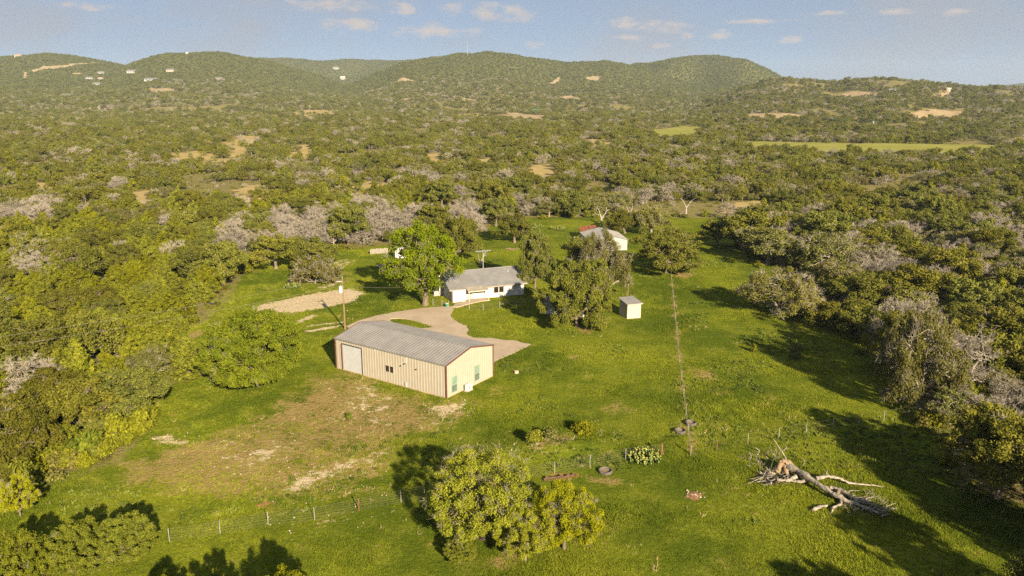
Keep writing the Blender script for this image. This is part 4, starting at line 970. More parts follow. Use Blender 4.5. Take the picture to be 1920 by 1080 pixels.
    for x in (-2.24, 3.06):
        g = Geo(); g.box((x, -LY - .05, 3.92), (.2, .1, .14)); part('wall_lamp', g, M['white_door'], t)
    g = Geo(); g.box((3.0, -LY - .06, 3.62), (.07, .05, .75)); part('conduit', g, M['white_wall'], t)
    g = Geo(); g.box((2.93, -LY - .10, .45), (.16, .14, .62)); part('meter_post', g, M['white_door'], t)
    c, s = math.cos(R_(-34.6)), math.sin(R_(-34.6))
    W = lambda x, y: Vector((C[0] + c * x - s * y, C[1] + s * x + c * y, 0))
    P = W(9.75, -1.15); P.z = float(hz(P.x, P.y)) - .02
    a = thing('air_conditioner', 'pale outdoor air conditioner unit against the gable wall', 'air conditioner', P, R_(-34.6))
    g = Geo(); g.box((0, 0, .05), (.62, 1.15, .14)); part('pad', g, M['concrete'], a)
    g = Geo(); g.box((0, 0, .50), (.42, .92, .76)); part('casing', g, M['white_wall'], a)
    g = Geo(); ang = np.linspace(0, 2 * np.pi, 14, endpoint=False); g.add([(.225, -.12 + .27 * math.cos(q), .5 + .27 * math.sin(q)) for q in ang], [list(range(14))]); part('fan_grille', g, M['grey_metal'], a)
    # little white block in the grass
    P = at(968, 700); b = thing('concrete_block', 'small pale block lying in the grass right of the metal building', 'block', P, .4)
    g = Geo(); g.box((0, 0, .14), (.5, .3, .34)); part('body', g, M['stone'], b); g = Geo(); g.box((0, 0, .325), (.54, .34, .05)); part('cap', g, M['concrete'], b)
metal_building()

# ------------------------------------------------------------------ driveway, walk
def slab(name, outer, holes, mat, z, th, label):
    bm = bmesh.new(); loops = []
    for pts in [outer] + holes:
        vs = [bm.verts.new((p[0], p[1], z)) for p in pts]; loops.append(vs)
        for i in range(len(vs)): bm.edges.new((vs[i], vs[(i + 1) % len(vs)]))
    r = bmesh.ops.triangle_fill(bm, use_beauty=True, use_dissolve=False, edges=bm.edges[:], normal=(0, 0, 1))
    for f in bm.faces:
        if f.normal.z < 0: f.normal_flip()
    for vs in loops:
        lo = [bm.verts.new((v.co.x, v.co.y, z - th)) for v in vs]
        for i in range(len(vs)): j = (i + 1) % len(vs); bm.faces.new((vs[i], lo[i], lo[j], vs[j]))
    me = bpy.data.meshes.new(name); bm.to_mesh(me); bm.free(); me.materials.append(M[mat]); return tag(link(name, me), label, kind='structure')
def ragged(pts, n=7, amp=.12, seed=1):
    rng = np.random.default_rng(seed); out = []
    for i in range(len(pts)):
        a = np.array(pts[i]); b = np.array(pts[(i + 1) % len(pts)])
        for k in range(n): out.append(a + (b - a) * k / n + rng.normal(0, amp, 2))
    return out
def chaikin(p, k=2):
    p = np.array(p)
    for _ in range(k): q = np.roll(p, -1, 0); p = np.stack([.75 * p + .25 * q, .25 * p + .75 * q], 1).reshape(-1, 2)
    return p
drive = poly_g([(648, 612), (675, 601), (705, 593), (750, 585), (794, 579), (835, 576), (852, 576), (847, 586), (844, 592), (850, 599), (864, 607), (894, 619), (933, 629), (961, 636.5), (996, 646), (960, 664), (926, 679), (905, 690)])
back = np.array([(-12.59 + math.cos(R_(-34.6)) * x - math.sin(R_(-34.6)) * 4.72, 95.58 + math.sin(R_(-34.6)) * x + math.cos(R_(-34.6)) * 4.72) for x in (9.1, -9.1)])
isl = poly_g([(728, 598), (756, 597.5), (781, 602.5), (799, 609), (813, 614), (790, 617), (755, 613), (735, 605)])
slab('driveway', ragged(np.concatenate([drive[:-1], back]), 6, .05), [ragged(chaikin(isl, 1), 3, .05, 2)], 'concrete', .10, .3, 'pale concrete driveway curving behind the metal building')
slab('walkway', ragged(poly_g([(846, 577), (858, 570), (872, 566.5), (910, 559), (914, 564), (882, 570), (858, 577)]), 4, .04, 3), [], 'concrete', .125, .3, 'concrete walk leading to the house porch')

# ------------------------------------------------------------------ the white farmhouse
def farmhouse():
    rot = R_(22.3); A = Vector((-10.34, 130.41)); e1 = Vector((math.cos(rot), math.sin(rot))); e2 = Vector((-e1.y, e1.x)); L = 13.44; D = 9.0
    c = A + e1 * L / 2 + e2 * D / 2
    t = thing('farmhouse', 'long white farmhouse with grey metal gable roof and small porch', 'house', (c.x, c.y, float(hz(c.x, c.y)) - .1), rot)
    hx, hy, EH, RH = L / 2, D / 2, 2.32, 4.25; ov = .5
    ops = [(1.05, 2.85, .85, 2.05), (-3.95, -3.0, .12, 1.98), (-2.55, -1.6, 1.35, 1.72)]; f = lambda x: EH
    g = Geo(); xs = sorted({-hx, hx} | {v for o in ops for v in o[:2]})
    for a, b in zip(xs, xs[1:]):
        segs = [(0, EH)]
        for o in ops:
            if o[0] <= (a + b) / 2 <= o[1]: segs = [(0, o[2]), (o[3], EH)]
        for lo, hi in segs: g.box(((a + b) / 2, -hy + .08, (lo + hi) / 2), (b - a, .16, hi - lo))
    part('wall', g, M['white_wall'], t)
    g = Geo(); g.box((0, hy - .08, EH / 2), (L, .16, EH)); part('wall', g, M['white_wall'], t)
    for s in (-1, 1):
        g = Geo(); x = s * (hx - .003); g.add([(x, -hy, 0), (x, hy, 0), (x, hy, EH), (x, 0, RH - .1), (x, -hy, EH)], [[0, 1, 2, 3, 4]]); part('wall', g, M['white_wall'], t)
    sl = (RH - EH) / hy
    for s in (-1, 1):
        g = Geo(); ribbed_slope(g, -hx - ov, hx + ov, s * (hy + ov), EH - ov * sl + .03, 0, RH + .03, .45, .03)
        ribbed_slope(g, -hx - ov, hx + ov, s * (hy + ov), EH - ov * sl - .07, 0, RH - .07, 30, 0); part('roof', g, M['house_roof'], t)
        g = Geo(); g.box((0, s * (hy + ov), EH - ov * sl - .03), (L + 2 * ov, .05, .14)); part('fascia', g, M['porch_roof'], t)
    g = Geo()
    for s in (-1, 1): g.add([(-hx - ov, s * .2, RH + .06 - .2 * sl), (hx + ov, s * .2, RH + .06 - .2 * sl), (hx + ov, 0, RH + .08), (-hx - ov, 0, RH + .08)], [[0, 1, 2, 3]])
    part('ridge_cap', g, M['barn_roof'], t)
    # window, door, slot window
    x0, x1, z0, z1 = ops[0]; mx = (x0 + x1) / 2
    framed_window(t, 0, -hy, -1, x0, x1, z0, z1, [(x0, mx - .07, z0, z1, 'dark_glass'), (mx + .07, x1, z0, z1, 'dark_glass')], 'shed_wall', .14)
    x0, x1, z0, z1 = ops[1]; d = link('door', None, t); g = Geo(); g.box(((x0 + x1) / 2, -hy + .1, (z0 + z1) / 2), (x1 - x0, .06, z1 - z0)); part('panel', g, M['shed_wall'], d)
    g = Geo(); g.box(((x0 + x1) / 2 + .1, -hy + .06, 1.5), (.5, .04, .7)); part('pane', g, M['dark_glass'], d)
    x0, x1, z0, z1 = ops[2]; framed_window(t, 0, -hy, -1, x0, x1, z0, z1, [(x0, x1, z0, z1, 'dark_glass')], 'white_door')
    # porch
    p = link('porch', None, t); g = Geo(); ribbed_slope(g, -4.3, -.5, -hy - 1.9, 1.98, -hy - .02, 2.36, .3, .03); ribbed_slope(g, -4.3, -.5, -hy - 1.9, 1.92, -hy - .02, 2.30, 30, 0); part('roof', g, M['porch_roof'], p)
    g = Geo(); g.box((-2.4, -hy - 1.9, 1.93), (3.9, .06, .14)); part('beam', g, M['shed_wall'], p)
    for x in (-4.15, -.65):
        g = Geo(); g.box((x, -hy - 1.8, .95), (.11, .11, 1.9)); part('post', g, M['shed_wall'], p)
    g = Geo(); g.box((-2.4, -hy - .95, .12), (4.0, 1.9, .16)); part('floor', g, M['concrete'], p)
    # projecting front room at the left end, with a dark downspout
    g = Geo(); g.box((-hx + 1.25, -hy - .3, 1.0), (2.35, .6, 2.0)); tag(part('front_room', g, M['white_wall'], t), 'white room projecting at the left end')
    g = Geo(); g.box((-hx - .06, -hy - .3, 1.02), (.1, .5, 2.02)); part('side_trim', g, M['pole_wood'], t)
    ch = link('chimney', None, t); g = Geo(); g.box((-hx - .35, .6, 2.0), (.7, 1.0, 4.2)); part('stack', g, M['white_wall'], ch); g = Geo(); g.box((-hx - .35, .6, 4.14), (.8, 1.1, .1)); part('cap', g, M['grey_metal'], ch)
    g = Geo(); g.tube([(4.9, -1.5, EH + 1.1), (4.9, -1.5, EH + 1.75)], .07, 8); part('vent_pipe', g, M['white_door'], t)
    def w2(x, y): return Vector((c.x + e1.x * x + e2.x * y, c.y + e1.y * x + e2.y * y, 0))
    P = w2(-hx - 1.3, .4); P.z = float(hz(P.x, P.y)) - .05
    a = thing('air_conditioner', 'grey air conditioner unit at the left end of the white house', 'air conditioner', P, rot)
    g = Geo(); g.box((0, 0, .06), (1.1, 1.1, .16)); part('pad', g, M['concrete'], a); g = Geo(); g.box((0, 0, .52), (.85, .85, .78)); part('casing', g, M['grey_metal'], a); g = Geo(); g.tube([(0, 0, .9), (0, 0, .96)], [.36, .34], 12); part('fan_guard', g, M['black'], a)
    # television aerial on its own mast behind the ridge
    P = w2(3.1, 6.4); P.z = float(hz(P.x, P.y)) - .1
    a = thing('tv_antenna', 'television aerial on a tall mast behind the white house', 'antenna', P, rot)
    top = 6.1; g = Geo(); g.tube([(0, 0, 0), (0, 0, top + .2)], .07, 8); part('mast', g, M['grey_metal'], a); g = Geo(); g.tube([(-1.5, 0, top), (1.5, 0, top)], .045, 5); part('boom', g, M['white_door'], a)
    for i in range(9):
        x = -1.4 + i * .35; l_ = .9 - .05 * i; g = Geo(); g.tube([(x, -l_, top + .03), (x, l_, top + .03)], .035, 4); part('element', g, M['white_door'], a)
farmhouse()

# ------------------------------------------------------------------ sheds, barn
def garden_shed():
    A = at(1176, 598); B = at(1202, 596); rot = math.atan2(B.y - A.y, B.x - A.x); e1 = Vector((math.cos(rot), math.sin(rot))); e2 = Vector((-e1.y, e1.x)); L = 2.35; D = 2.7
    c = Vector((A.x, A.y)) + e1 * L / 2 + e2 * D / 2; t = thing('garden_shed', 'small tan shed with flat grey roof in the open grass', 'shed', (c.x, c.y, float(hz(c.x, c.y)) - .08), rot)
    hf, hb = 2.45, 2.85; hx, hy = L / 2, D / 2
    def board_wall(a, b, axis, fix, zt):
        n = max(5, int((b - a) / .28)); w = (b - a) / n; o = link('wall', None, t)
        for i in range(n):
            x = a + (i + .5) * w; g = Geo(); zz = zt(x); j = .012 * ((i * 7) % 3)
            if axis == 0: g.box((x, fix, zz / 2), (w - .015, .05 + j, zz))
            else: g.box((fix, x, zz / 2), (.05 + j, w - .015, zz))
            part('board', g, M['shed_wall'], o)
    board_wall(-hx, hx, 0, -hy, lambda x: hf); board_wall(-hx, hx, 0, hy, lambda x: hb); s = lambda y: hf + (hb - hf) * (y + hy) / D - .04
    board_wall(-hy + .04, hy - .04, 1, -hx, s); board_wall(-hy + .04, hy - .04, 1, hx, s)
    g = Geo(); ribbed_slope(g, -hx - .2, hx + .2, -hy - .3, hf + .02, hy + .2, hb + .06, .3, .025); ribbed_slope(g, -hx - .2, hx + .2, -hy - .3, hf - .05, hy + .2, hb - .01, 30, 0); part('roof', g, M['barn_roof'], t)
    g = Geo(); g.box((0, -hy - .3, hf - .01), (L + .4, .05, .1)); part('fascia', g, M['shed_wall'], t)
    P = at(1176, 577); h = top_of(1176, 533, P); p = thing('wooden_post', 'thin wooden post standing behind the small tan shed', 'post', P)
    g = Geo(); g.tube([(0, 0, -.2), (.02, 0, h)], [.085, .07], 7); part('shaft', g, M['pole_wood'], p); g = Geo(); g.tube([(.02, 0, h - .02), (.02, 0, h + .05)], [.09, .06], 7); part('cap', g, M['grey_metal'], p)
garden_shed()
def gable_shed(name, label, loc, rot, L, D, eh, rh, wallm, roofm, ov=.3, axis_ribs=.4, cat='shed'):
    """ridge along local y"""
    t = thing(name, label, cat, (loc.x, loc.y, loc.z - .1), rot); hx, hy = L / 2, D / 2
    for s in (-1, 1):
        g = Geo(); ribbed(g, -hy, hy, 0, lambda y: eh, axis=1, fix=s * hx, out=s); part('wall', g, M[wallm], t)
        g = Geo(); ribbed(g, -hx, hx, 0, lambda x: eh + (rh - eh) * (1 - abs(x) / hx), axis=0, fix=s * hy, out=s); part('wall', g, M[wallm], t)
        sl = (rh - eh) / hx; g = Geo(); ribbed_slope(g, -hy - ov, hy + ov, s * (hx + ov), eh - ov * sl + .04, 0, rh + .04, axis_ribs, .03, 1); part('roof', g, M[roofm], t)
        g = Geo(); g.box((s * (hx + ov), 0, eh - ov * sl - .02), (.05, D + 2 * ov, .14)); part('fascia', g, M[wallm], t)
    g = Geo()
    for s in (-1, 1): g.add([(s * .2, -hy - ov, rh + .07 - .2 * sl), (s * .2, hy + ov, rh + .07 - .2 * sl), (0, hy + ov, rh + .09), (0, -hy - ov, rh + .09)], [[0, 1, 2, 3]])
    part('ridge_cap', g, M['grey_metal'], t); return t
def barn():
    z0 = float(hz(22, 178)); K = [lift(px, py, z0 + 2.55) for px, py in ((1091, 432.5), (1101, 450.5), (1174, 450), (1162, 433))]
    c = sum(K) / 4; rot = R_(6); C = Vector((c[0], c[1], z0))
    t = gable_shed('barn', 'low barn with pale metal roof half hidden behind trees', C, rot, 8.6, 10.4, 2.5, 3.6, 'far_white', 'barn_roof', .25, .4, cat='barn')
    cr, sr = math.cos(-rot), math.sin(-rot)
    def loc(px, py, z): p = lift(px, py, z0 + z) - np.array([C.x, C.y, z0 - .1]); return np.array([p[0] * cr - p[1] * sr, p[0] * sr + p[1] * cr, p[2]])
    q = [loc(1084, 426, 2.1), loc(1090, 435, 2.1), loc(1119, 425.5, 3.2), loc(1116, 421.5, 3.2)]; g = Geo(); n = 9
    for i in range(n):
        a, b = i / n, (i + 1) / n; A = [q[0] * (1 - f) + q[3] * f for f in (a, b)]; B = [q[1] * (1 - f) + q[2] * f for f in (a, b)]; u = np.array([0, 0, .05 * (i % 2)])
        g.add([A[0] + u, A[1] + u, B[1] + u, B[0] + u], [[0, 1, 2, 3]])
    part('lean_to_roof', g, M['rust'], t)['label'] = 'rusty red lean to roof'
    for k in (q[0], q[1]):
        g = Geo(); g.tube([(k[0] + .2, k[1], 0), (k[0] + .2, k[1], k[2])], .09, 6); part('lean_to_post', g, M['pole_wood'], t)
    g = Geo(); g.box((1.6, -5.24, 1.05), (2.2, .06, 2.1)); part('door', g, M['grey_metal'], t)
    P = at(1077, 470); h = 3.2; p = thing('wooden_post', 'weathered post left of the barn', 'post', P); g = Geo(); g.tube([(0, 0, -.2), (0, 0, h)], .10, 7); part('shaft', g, M['dead_wood'], p); g = Geo(); g.box((0, 0, h - .2), (.5, .1, .1)); part('arm', g, M['dead_wood'], p)
barn()
P = at(1055, 592); gable_shed('white_outbuilding', 'low white outbuilding behind the drooping tree', Vector((P.x + .4, P.y + 2.0, P.z)), R_(75), 3.6, 7.0, 1.9, 2.5, 'white_wall', 'house_roof', .15)
P = at(750, 482); gable_shed('white_shed', 'small white shed half hidden by the tall bright tree', Vector((P.x, P.y, P.z)), R_(20), 2.4, 2.4, 1.9, 2.5, 'white_wall', 'barn_roof', .15)
def plank_fence():
    A, B = at(694, 477), at(736, 474); rot = math.atan2(B.y - A.y, B.x - A.x); L = (B - A).length; t = thing('plank_fence', 'short run of grey weathered planks beside the white shed', 'fence', A, rot); n = 16
    for i in range(n):
        g = Geo(); g.box(((i + .5) * L / n, 0, .55 + .04 * ((i * 5) % 3)), (L / n - .03, .04, 1.15)); part('plank', g, M['dead_wood'], t)
    g = Geo(); g.box((L / 2, .05, .8), (L, .05, .1)); part('rail', g, M['dead_wood'], t)
plank_fence()
for bx, by, sc, lab in ((715, 500, 1.0, 'round tan fire ring in the shade of the tall bright tree'),):
    P = at(bx, by); t = thing('fire_ring', lab, 'fire ring', P); rng = np.random.default_rng(3)
    g = Geo(); ang = np.linspace(0, 2 * np.pi, 16, endpoint=False); g.add([(.75 * math.cos(q), .75 * math.sin(q), .10) for q in ang], [list(range(16))]); part('earth', g, M['tan_grass'], t)
    for i in range(14):
        q = i * 2 * math.pi / 14; g = Geo(); g.box((.85 * math.cos(q), .85 * math.sin(q), .12), (.3, .36, .3 + .06 * rng.random()), q); part('stone', g, M['stone'], t)

# ------------------------------------------------------------------ utility pole and lines
def utility_pole():
    P = at(647, 618); h = 8.0; t = thing('utility_pole', 'wooden utility pole with grey transformer behind the metal building', 'utility pole', P, R_(20))
    g = Geo(); g.tube([(0, 0, -.4), (0, 0, h * .5), (0, 0, h)], [.135, .115, .09], 10); part('shaft', g, M['pole_wood'], t)
    tr = link('transformer', None, t); g = Geo(); g.tube([(-.34, -.05, h - 2.25), (-.34, -.05, h - 2.2), (-.34, -.05, h - 1.32), (-.34, -.05, h - 1.25)], [.2, .25, .25, .16], 14); part('tank', g, M['blue_grey'], tr)
    g = Geo(); g.tube([(-.34, -.05, h - 1.27), (-.34, -.05, h - 1.0)], [.05, .035], 8); part('bushing', g, M['white_door'], tr)
    g = Geo(); g.box((-.12, 0, h - 1.5), (.3, .08, .5)); part('bracket', g, M['grey_metal'], tr)
    g = Geo(); g.tube([(0, 0, h), (0, 0, h + .22)], [.05, .04], 8); part('insulator', g, M['white_door'], t)
    g = Geo(); g.box((-.45, 0, h - .5), (1.0, .09, .1)); part('bracket_arm', g, M['grey_metal'], t)
    ends = []
    d = ray(-60, 640); zz = 7.2; k = (zz - CAM_H) / d[2]; E_ = np.array([d[0] * k, d[1] * k, zz])
    hs = Vector((-11.9, 131.2, 3.0))
    for a, b, lab in (((P.x, P.y, P.z + h + .2), E_, 'upper power line running left from the utility pole'), ((P.x, P.y, P.z + h - 1.1), E_ - np.array([0, 0, 1.2]), 'lower power line running left from the utility pole'),
                      ((P.x, P.y, P.z + h - 1.2), np.array(hs), 'service wire from the utility pole to the white house')):
        a = np.array(a); tt = np.linspace(0, 1, 16)[:, None]; p = a * (1 - tt) + b * tt; p[:, 2] -= .5 * np.sin(np.pi * tt[:, 0])
        o = tag(link('power_line', None, None, Vector(a)), lab, 'power line'); g = Geo(); g.tube(p - a, .014, 4); part('cable', g, M['wire'], o)
utility_pole()

# ------------------------------------------------------------------ fences
def wire_fence(label, posts, hpost=1.25, wires=5, vert=.5, rust=(), r=.035, name='wire_fence', wr=.0055, post_mat='grey_metal'):
    """posts: pixels of the post feet"""
    Ps = [at(*p) for p in posts]; o = thing(name, label, 'fence', Ps[0]); O = np.array(Ps[0])
    for i, p in enumerate(Ps):
        g = Geo(); q = np.array(p) - O; g.tube([q + (0, 0, -.1), q + (0, 0, hpost)], r * (1.9 if i in rust else 1), 6); part('post', g, M['rust_post' if i in rust else post_mat], o)
    g = Geo()
    for a, b in zip(Ps, Ps[1:]):
        a = np.array(a) - O; b = np.array(b) - O; L = np.linalg.norm(b - a)
        for k in range(wires): z = hpost * (.06 + .9 * k / (wires - 1)); g.tube([a + (0, 0, z), (a + b) / 2 + (0, 0, z - .02), b + (0, 0, z)], wr, 3, cap=False)
        if vert:
            for s in range(1, int(L / vert)): q = a + (b - a) * s * vert / L; g.tube([q + (0, 0, .05), q + (0, 0, hpost * .95)], wr * .6, 3, cap=False)
    part('wire_mesh', g, M['wire'], o); return o
wire_fence('long wire fence running up the meadow right of the small shed', [(1295, 853), (1290, 815), (1286, 780), (1282, 745), (1278, 712), (1274, 680), (1271, 650), (1269, 625), (1266, 600), (1264, 578), (1262, 558), (1260, 540), (1259, 526), (1258, 514)], 1.2, 4, .9, (0,), .028, post_mat='dead_wood')
wire_fence('wire fence along the bottom left below the bare ground', [(318, 1016), (413, 1001), (503, 984), (590, 975), (673, 958), (752, 942), (830, 925), (905, 912), (975, 898), (1040, 888), (1106, 875), (1173, 862), (1240, 853)], 1.2, 6, .5, (4, 12), .026)
wire_fence('sparse wire fence running right from the rusty corner post', [(1295, 855), (1344, 845), (1402, 832), (1460, 822), (1511, 813), (1561, 804), (1610, 795), (1657, 788), (1703, 780), (1760, 772)], 1.15, 3, 0, (1,), .025)
wire_fence('chain link fence in front of the white house', [(853, 575), (880, 580.5), (906, 582), (937, 578), (968, 574), (1000, 569)], 1.15, 5, .22, (), .035, 'chain_link_fence', .006)
wire_fence('short chain link fence left of the house front', [(812, 573), (829, 575), (841, 577)], 1.15, 5, .22, (), .035, 'chain_link_fence', .006)
P = at(838, 577); t = thing('waste_bin', 'small green bin at the house gate', 'bin', P); g = Geo(); g.tube([(0, 0, 0), (0, 0, .75)], [.24, .3], 10); part('body', g, M['green_roof'], t); g = Geo(); g.tube([(0, 0, .75), (0, 0, .82)], [.32, .25], 10); part('lid', g, M['white_door'], t)

# ------------------------------------------------------------------ troughs, logs, cactus, stones
def trough(bx, by, r, label, tilt=0.0, hh=.45, band='rubber'):
    P = at(bx, by); t = thing('feed_trough', label, 'trough', P); t.rotation_euler = (tilt, 0, 0)
    n = 26; ang = np.linspace(0, 2 * np.pi, n, endpoint=False); prof = [(r * .9, -.05), (r, hh * .4), (r, hh * .9), (r * .94, hh), (r * .82, hh * .97), (r * .78, hh * .5), (r * .76, .1)]
    V = np.array([(q[0] * math.cos(a), q[0] * math.sin(a), q[1]) for q in prof for a in ang]); F = [[i * n + k, i * n + (k + 1) % n, (i + 1) * n + (k + 1) % n, (i + 1) * n + k] for i in range(len(prof) - 1) for k in range(n)]
    g = Geo(); g.add(V, F); part('rim', g, M[band], t, True); g = Geo(); g.add([(r * .78 * math.cos(a), r * .78 * math.sin(a), .14) for a in ang], [list(range(n))]); part('bottom', g, M['water_dark'], t)
trough(1135, 886, .68, 'round brown trough on bare earth at the lower fence', 0, .32)
trough(1275, 811, .60, 'left round grey trough beside the wire fence', 0, .34)
trough(1295, 796, .60, 'right round grey trough against the wire fence', 0, .34)
def knotty(g, pts, r0, r1, rng, sides=7, wig=.06):
    """a gnarled length of wood through pixel points with heights"""
    p = np.array(pts, float); tt = np.linspace(0, len(p) - 1, len(p) * 4); q = np.stack([np.interp(tt, np.arange(len(p)), p[:, i]) for i in range(3)], 1)
    L = np.linalg.norm(q[-1] - q[0]); q[1:-1] += rng.normal(0, wig * max(r0, .06) * 1.6, (len(q) - 2, 3)); k0 = len(g.V); g.tube(q, np.linspace(r0, r1, len(q)) * rng.uniform(.75, 1.25, len(q)), sides); g.V[k0] = g.V[k0] + rng.normal(0, .13, g.V[k0].shape) * np.repeat(np.linspace(r0, r1, len(q)), sides)[:, None]; return q
def G3(px, py, z): P = at(px, py); return np.array([P.x, P.y, P.z + z])
def fallen_tree():
    rng = np.random.default_rng(8); O = at(1540, 915); t = thing('fallen_tree', 'big bleached fallen tree lying in the right meadow', 'fallen tree', O); o = np.array(O)
    def br(name, pts, r0, r1, mat='dead_wood', lab=None):
        g = Geo(); q = knotty(g, [lift(*p) - o for p in pts], r0, r1, rng); x = part(name, g, M[mat], t, True)
        if lab: x['label'] = lab
        return q
    br('trunk', [(1476, 872, .75), (1500, 886, .8), (1530, 905, .75), (1560, 925, .6), (1590, 940, .5), (1625, 953, .4), (1648, 962, .3)], .34, .10)
    br('branch', [(1530, 897, .7), (1553, 893, .8), (1575, 897, .65), (1592, 905, .35)], .17, .09); br('branch', [(1552, 893, .8), (1549, 886, 1.3), (1552, 880, 1.7)], .1, .03)
    br('branch', [(1590, 905, .35), (1612, 908, .3), (1640, 910, .2), (1658, 913, .1)], .1, .03)
    br('branch', [(1558, 915, .4), (1580, 920, .5), (1600, 935, .4), (1625, 940, .45), (1632, 937, .6)], .2, .06); br('branch', [(1600, 938, .35), (1620, 943, .3), (1640, 946, .3)], .14, .05)
    br('branch', [(1590, 942, .3), (1605, 952, .2), (1606, 958, .1)], .14, .05); br('branch', [(1625, 952, .3), (1634, 958, .2), (1636, 966, .05)], .12, .05); br('branch', [(1572, 930, .3), (1578, 945, .3), (1562, 952, .3), (1558, 963, .1)], .14, .08)
    br('branch', [(1500, 890, .4), (1480, 900, .4), (1460, 902, .3)], .22, .1); br('branch', [(1520, 900, .4), (1500, 903, .4), (1475, 901, .3)], .2, .08)
    br('root', [(1478, 872, .7), (1468, 866, 1.1), (1462, 872, .9), (1460, 885, .4)], .42, .14, 'cut_wood', 'broken orange root end'); br('root', [(1470, 872, .7), (1474, 884, .5), (1478, 893, .1)], .3, .1, 'cut_wood'); br('root', [(1460, 876, .6), (1455, 882, .5), (1462, 888, .3)], .24, .1, 'cut_wood')
    br('branch', [(1572, 920, .5), (1570, 928, .45), (1566, 934, .2)], .2, .1, 'cut_wood')
    br('branch', [(1478, 870, .6), (1468, 850, 1.2), (1460, 838, 1.9), (1450, 823, 2.6)], .1, .03); br('branch', [(1466, 846, 1.4), (1475, 840, 1.8), (1473, 835, 2.1)], .06, .02)
    for i in range(30):
        a = rng.uniform(1424, 1478); b = rng.uniform(888, 906); br('branch', [(a, b, .1), (a + rng.uniform(-14, 14), b + rng.uniform(-12, 6), rng.uniform(.3, .9)), (a + rng.uniform(-24, 24), b + rng.uniform(-8, 14), rng.uniform(.02, .3))], rng.uniform(.04, .09), .02)
    for a, b in ((1405, 862), (1420, 852), (1505, 872), (1436, 868), (1450, 862)): br('branch', [(a, b, .1), (a + 4, b - 7, .6), (a + rng.uniform(-6, 2), b - 14, 1.1)], .07, .02)
    for i in range(26):
        a = rng.uniform(1575, 1655); b = 925 + (a - 1575) * .45 + rng.normal(0, 7); br('branch', [(a, b, .3), (a + rng.uniform(2, 14), b + rng.uniform(-9, 7), rng.uniform(.2, .8)), (a + rng.uniform(8, 32), b + rng.uniform(-12, 12), rng.uniform(.02, .6))], rng.uniform(.03, .08), .015)
    tw = Geo(); S_ = [lift(rng.uniform(1420, 1480), rng.uniform(880, 905), .15) - o for _ in range(26)] + [lift(rng.uniform(1580, 1660), rng.uniform(925, 965), .15) - o for _ in range(30)] + [lift(rng.uniform(1400, 1470), rng.uniform(850, 880), .1) - o for _ in range(14)]
    twigs(tw, S_, rng, 5, .9, .014, .25, None, 3); part('twigs', tw, M['dead_wood'], t)
    P = at(1536, 957); l_ = thing('cut_log', 'pale curved log below the fallen tree', 'log', P); g = Geo(); knotty(g, [lift(1523, 957, .15) - np.array(P), lift(1536, 951, .2) - np.array(P), lift(1551, 948, .15) - np.array(P)], .17, .13, rng); part('bark', g, M['dead_wood'], l_, True); g = Geo(); q = lift(1522, 957.5, .15) - np.array(P); g.tube([q + (.0, 0, 0), q + (-.04, -.02, 0)], [.15, .15], 8); part('cut_end', g, M['cut_wood'], l_)
fallen_tree()
def snag(bx, by, ytop, label, seed, pts):
    P = at(bx, by); k = mpp(P); t = thing('dead_snag', label, 'tree', P); rng = np.random.default_rng(seed); g = Geo(); h = top_of(bx, ytop, P)
    for i, (poly, r0, r1) in enumerate(pts):
        g = Geo(); knotty(g, [(x * k, 0.15 * ((j * 7 + i) % 3), z * h) for j, (x, z) in enumerate(poly)], r0, r1, rng, 6); part('trunk' if i == 0 else 'branch', g, M['dead_wood'], t, True)
snag(1128, 420, 388, 'pale dead tree with forked stubs behind the barn', 1, [([(0, 0), (-1, .35), (-4, .65), (-9, 1)], .34, .10), ([(0, .3), (5, .55), (9, .8), (14, .85)], .26, .08), ([(-3, .5), (-12, .62), (-18, .5)], .12, .05), ([(6, .4), (16, .5), (26, .42)], .12, .04), ([(9, .7), (8, 1.0)], .1, .04)])
snag(1182, 411, 381, 'pale leafless forked tree right of the barn', 2, [([(0, 0), (0, .4), (3, .7), (2, 1)], .24, .06), ([(0, .2), (-5, .55), (-9, .95)], .16, .05), ([(0, .25), (8, .5), (15, .62)], .14, .04)])
snag(1286, 401, 371, 'pale Y shaped dead tree at the back of the meadow', 3, [([(0, 0), (0, .4), (-6, .8), (-12, 1)], .26, .06), ([(0, .35), (8, .75), (16, 1)], .18, .05)])
snag(900, 498, 468, 'small dead tree leaning beside the house roof', 4, [([(0, 0), (4, .4), (10, .8), (16, 1)], .2, .05), ([(1, .1), (-3, .5), (-2, .8)], .12, .04), ([(8, .6), (16, .7)], .08, .03)])
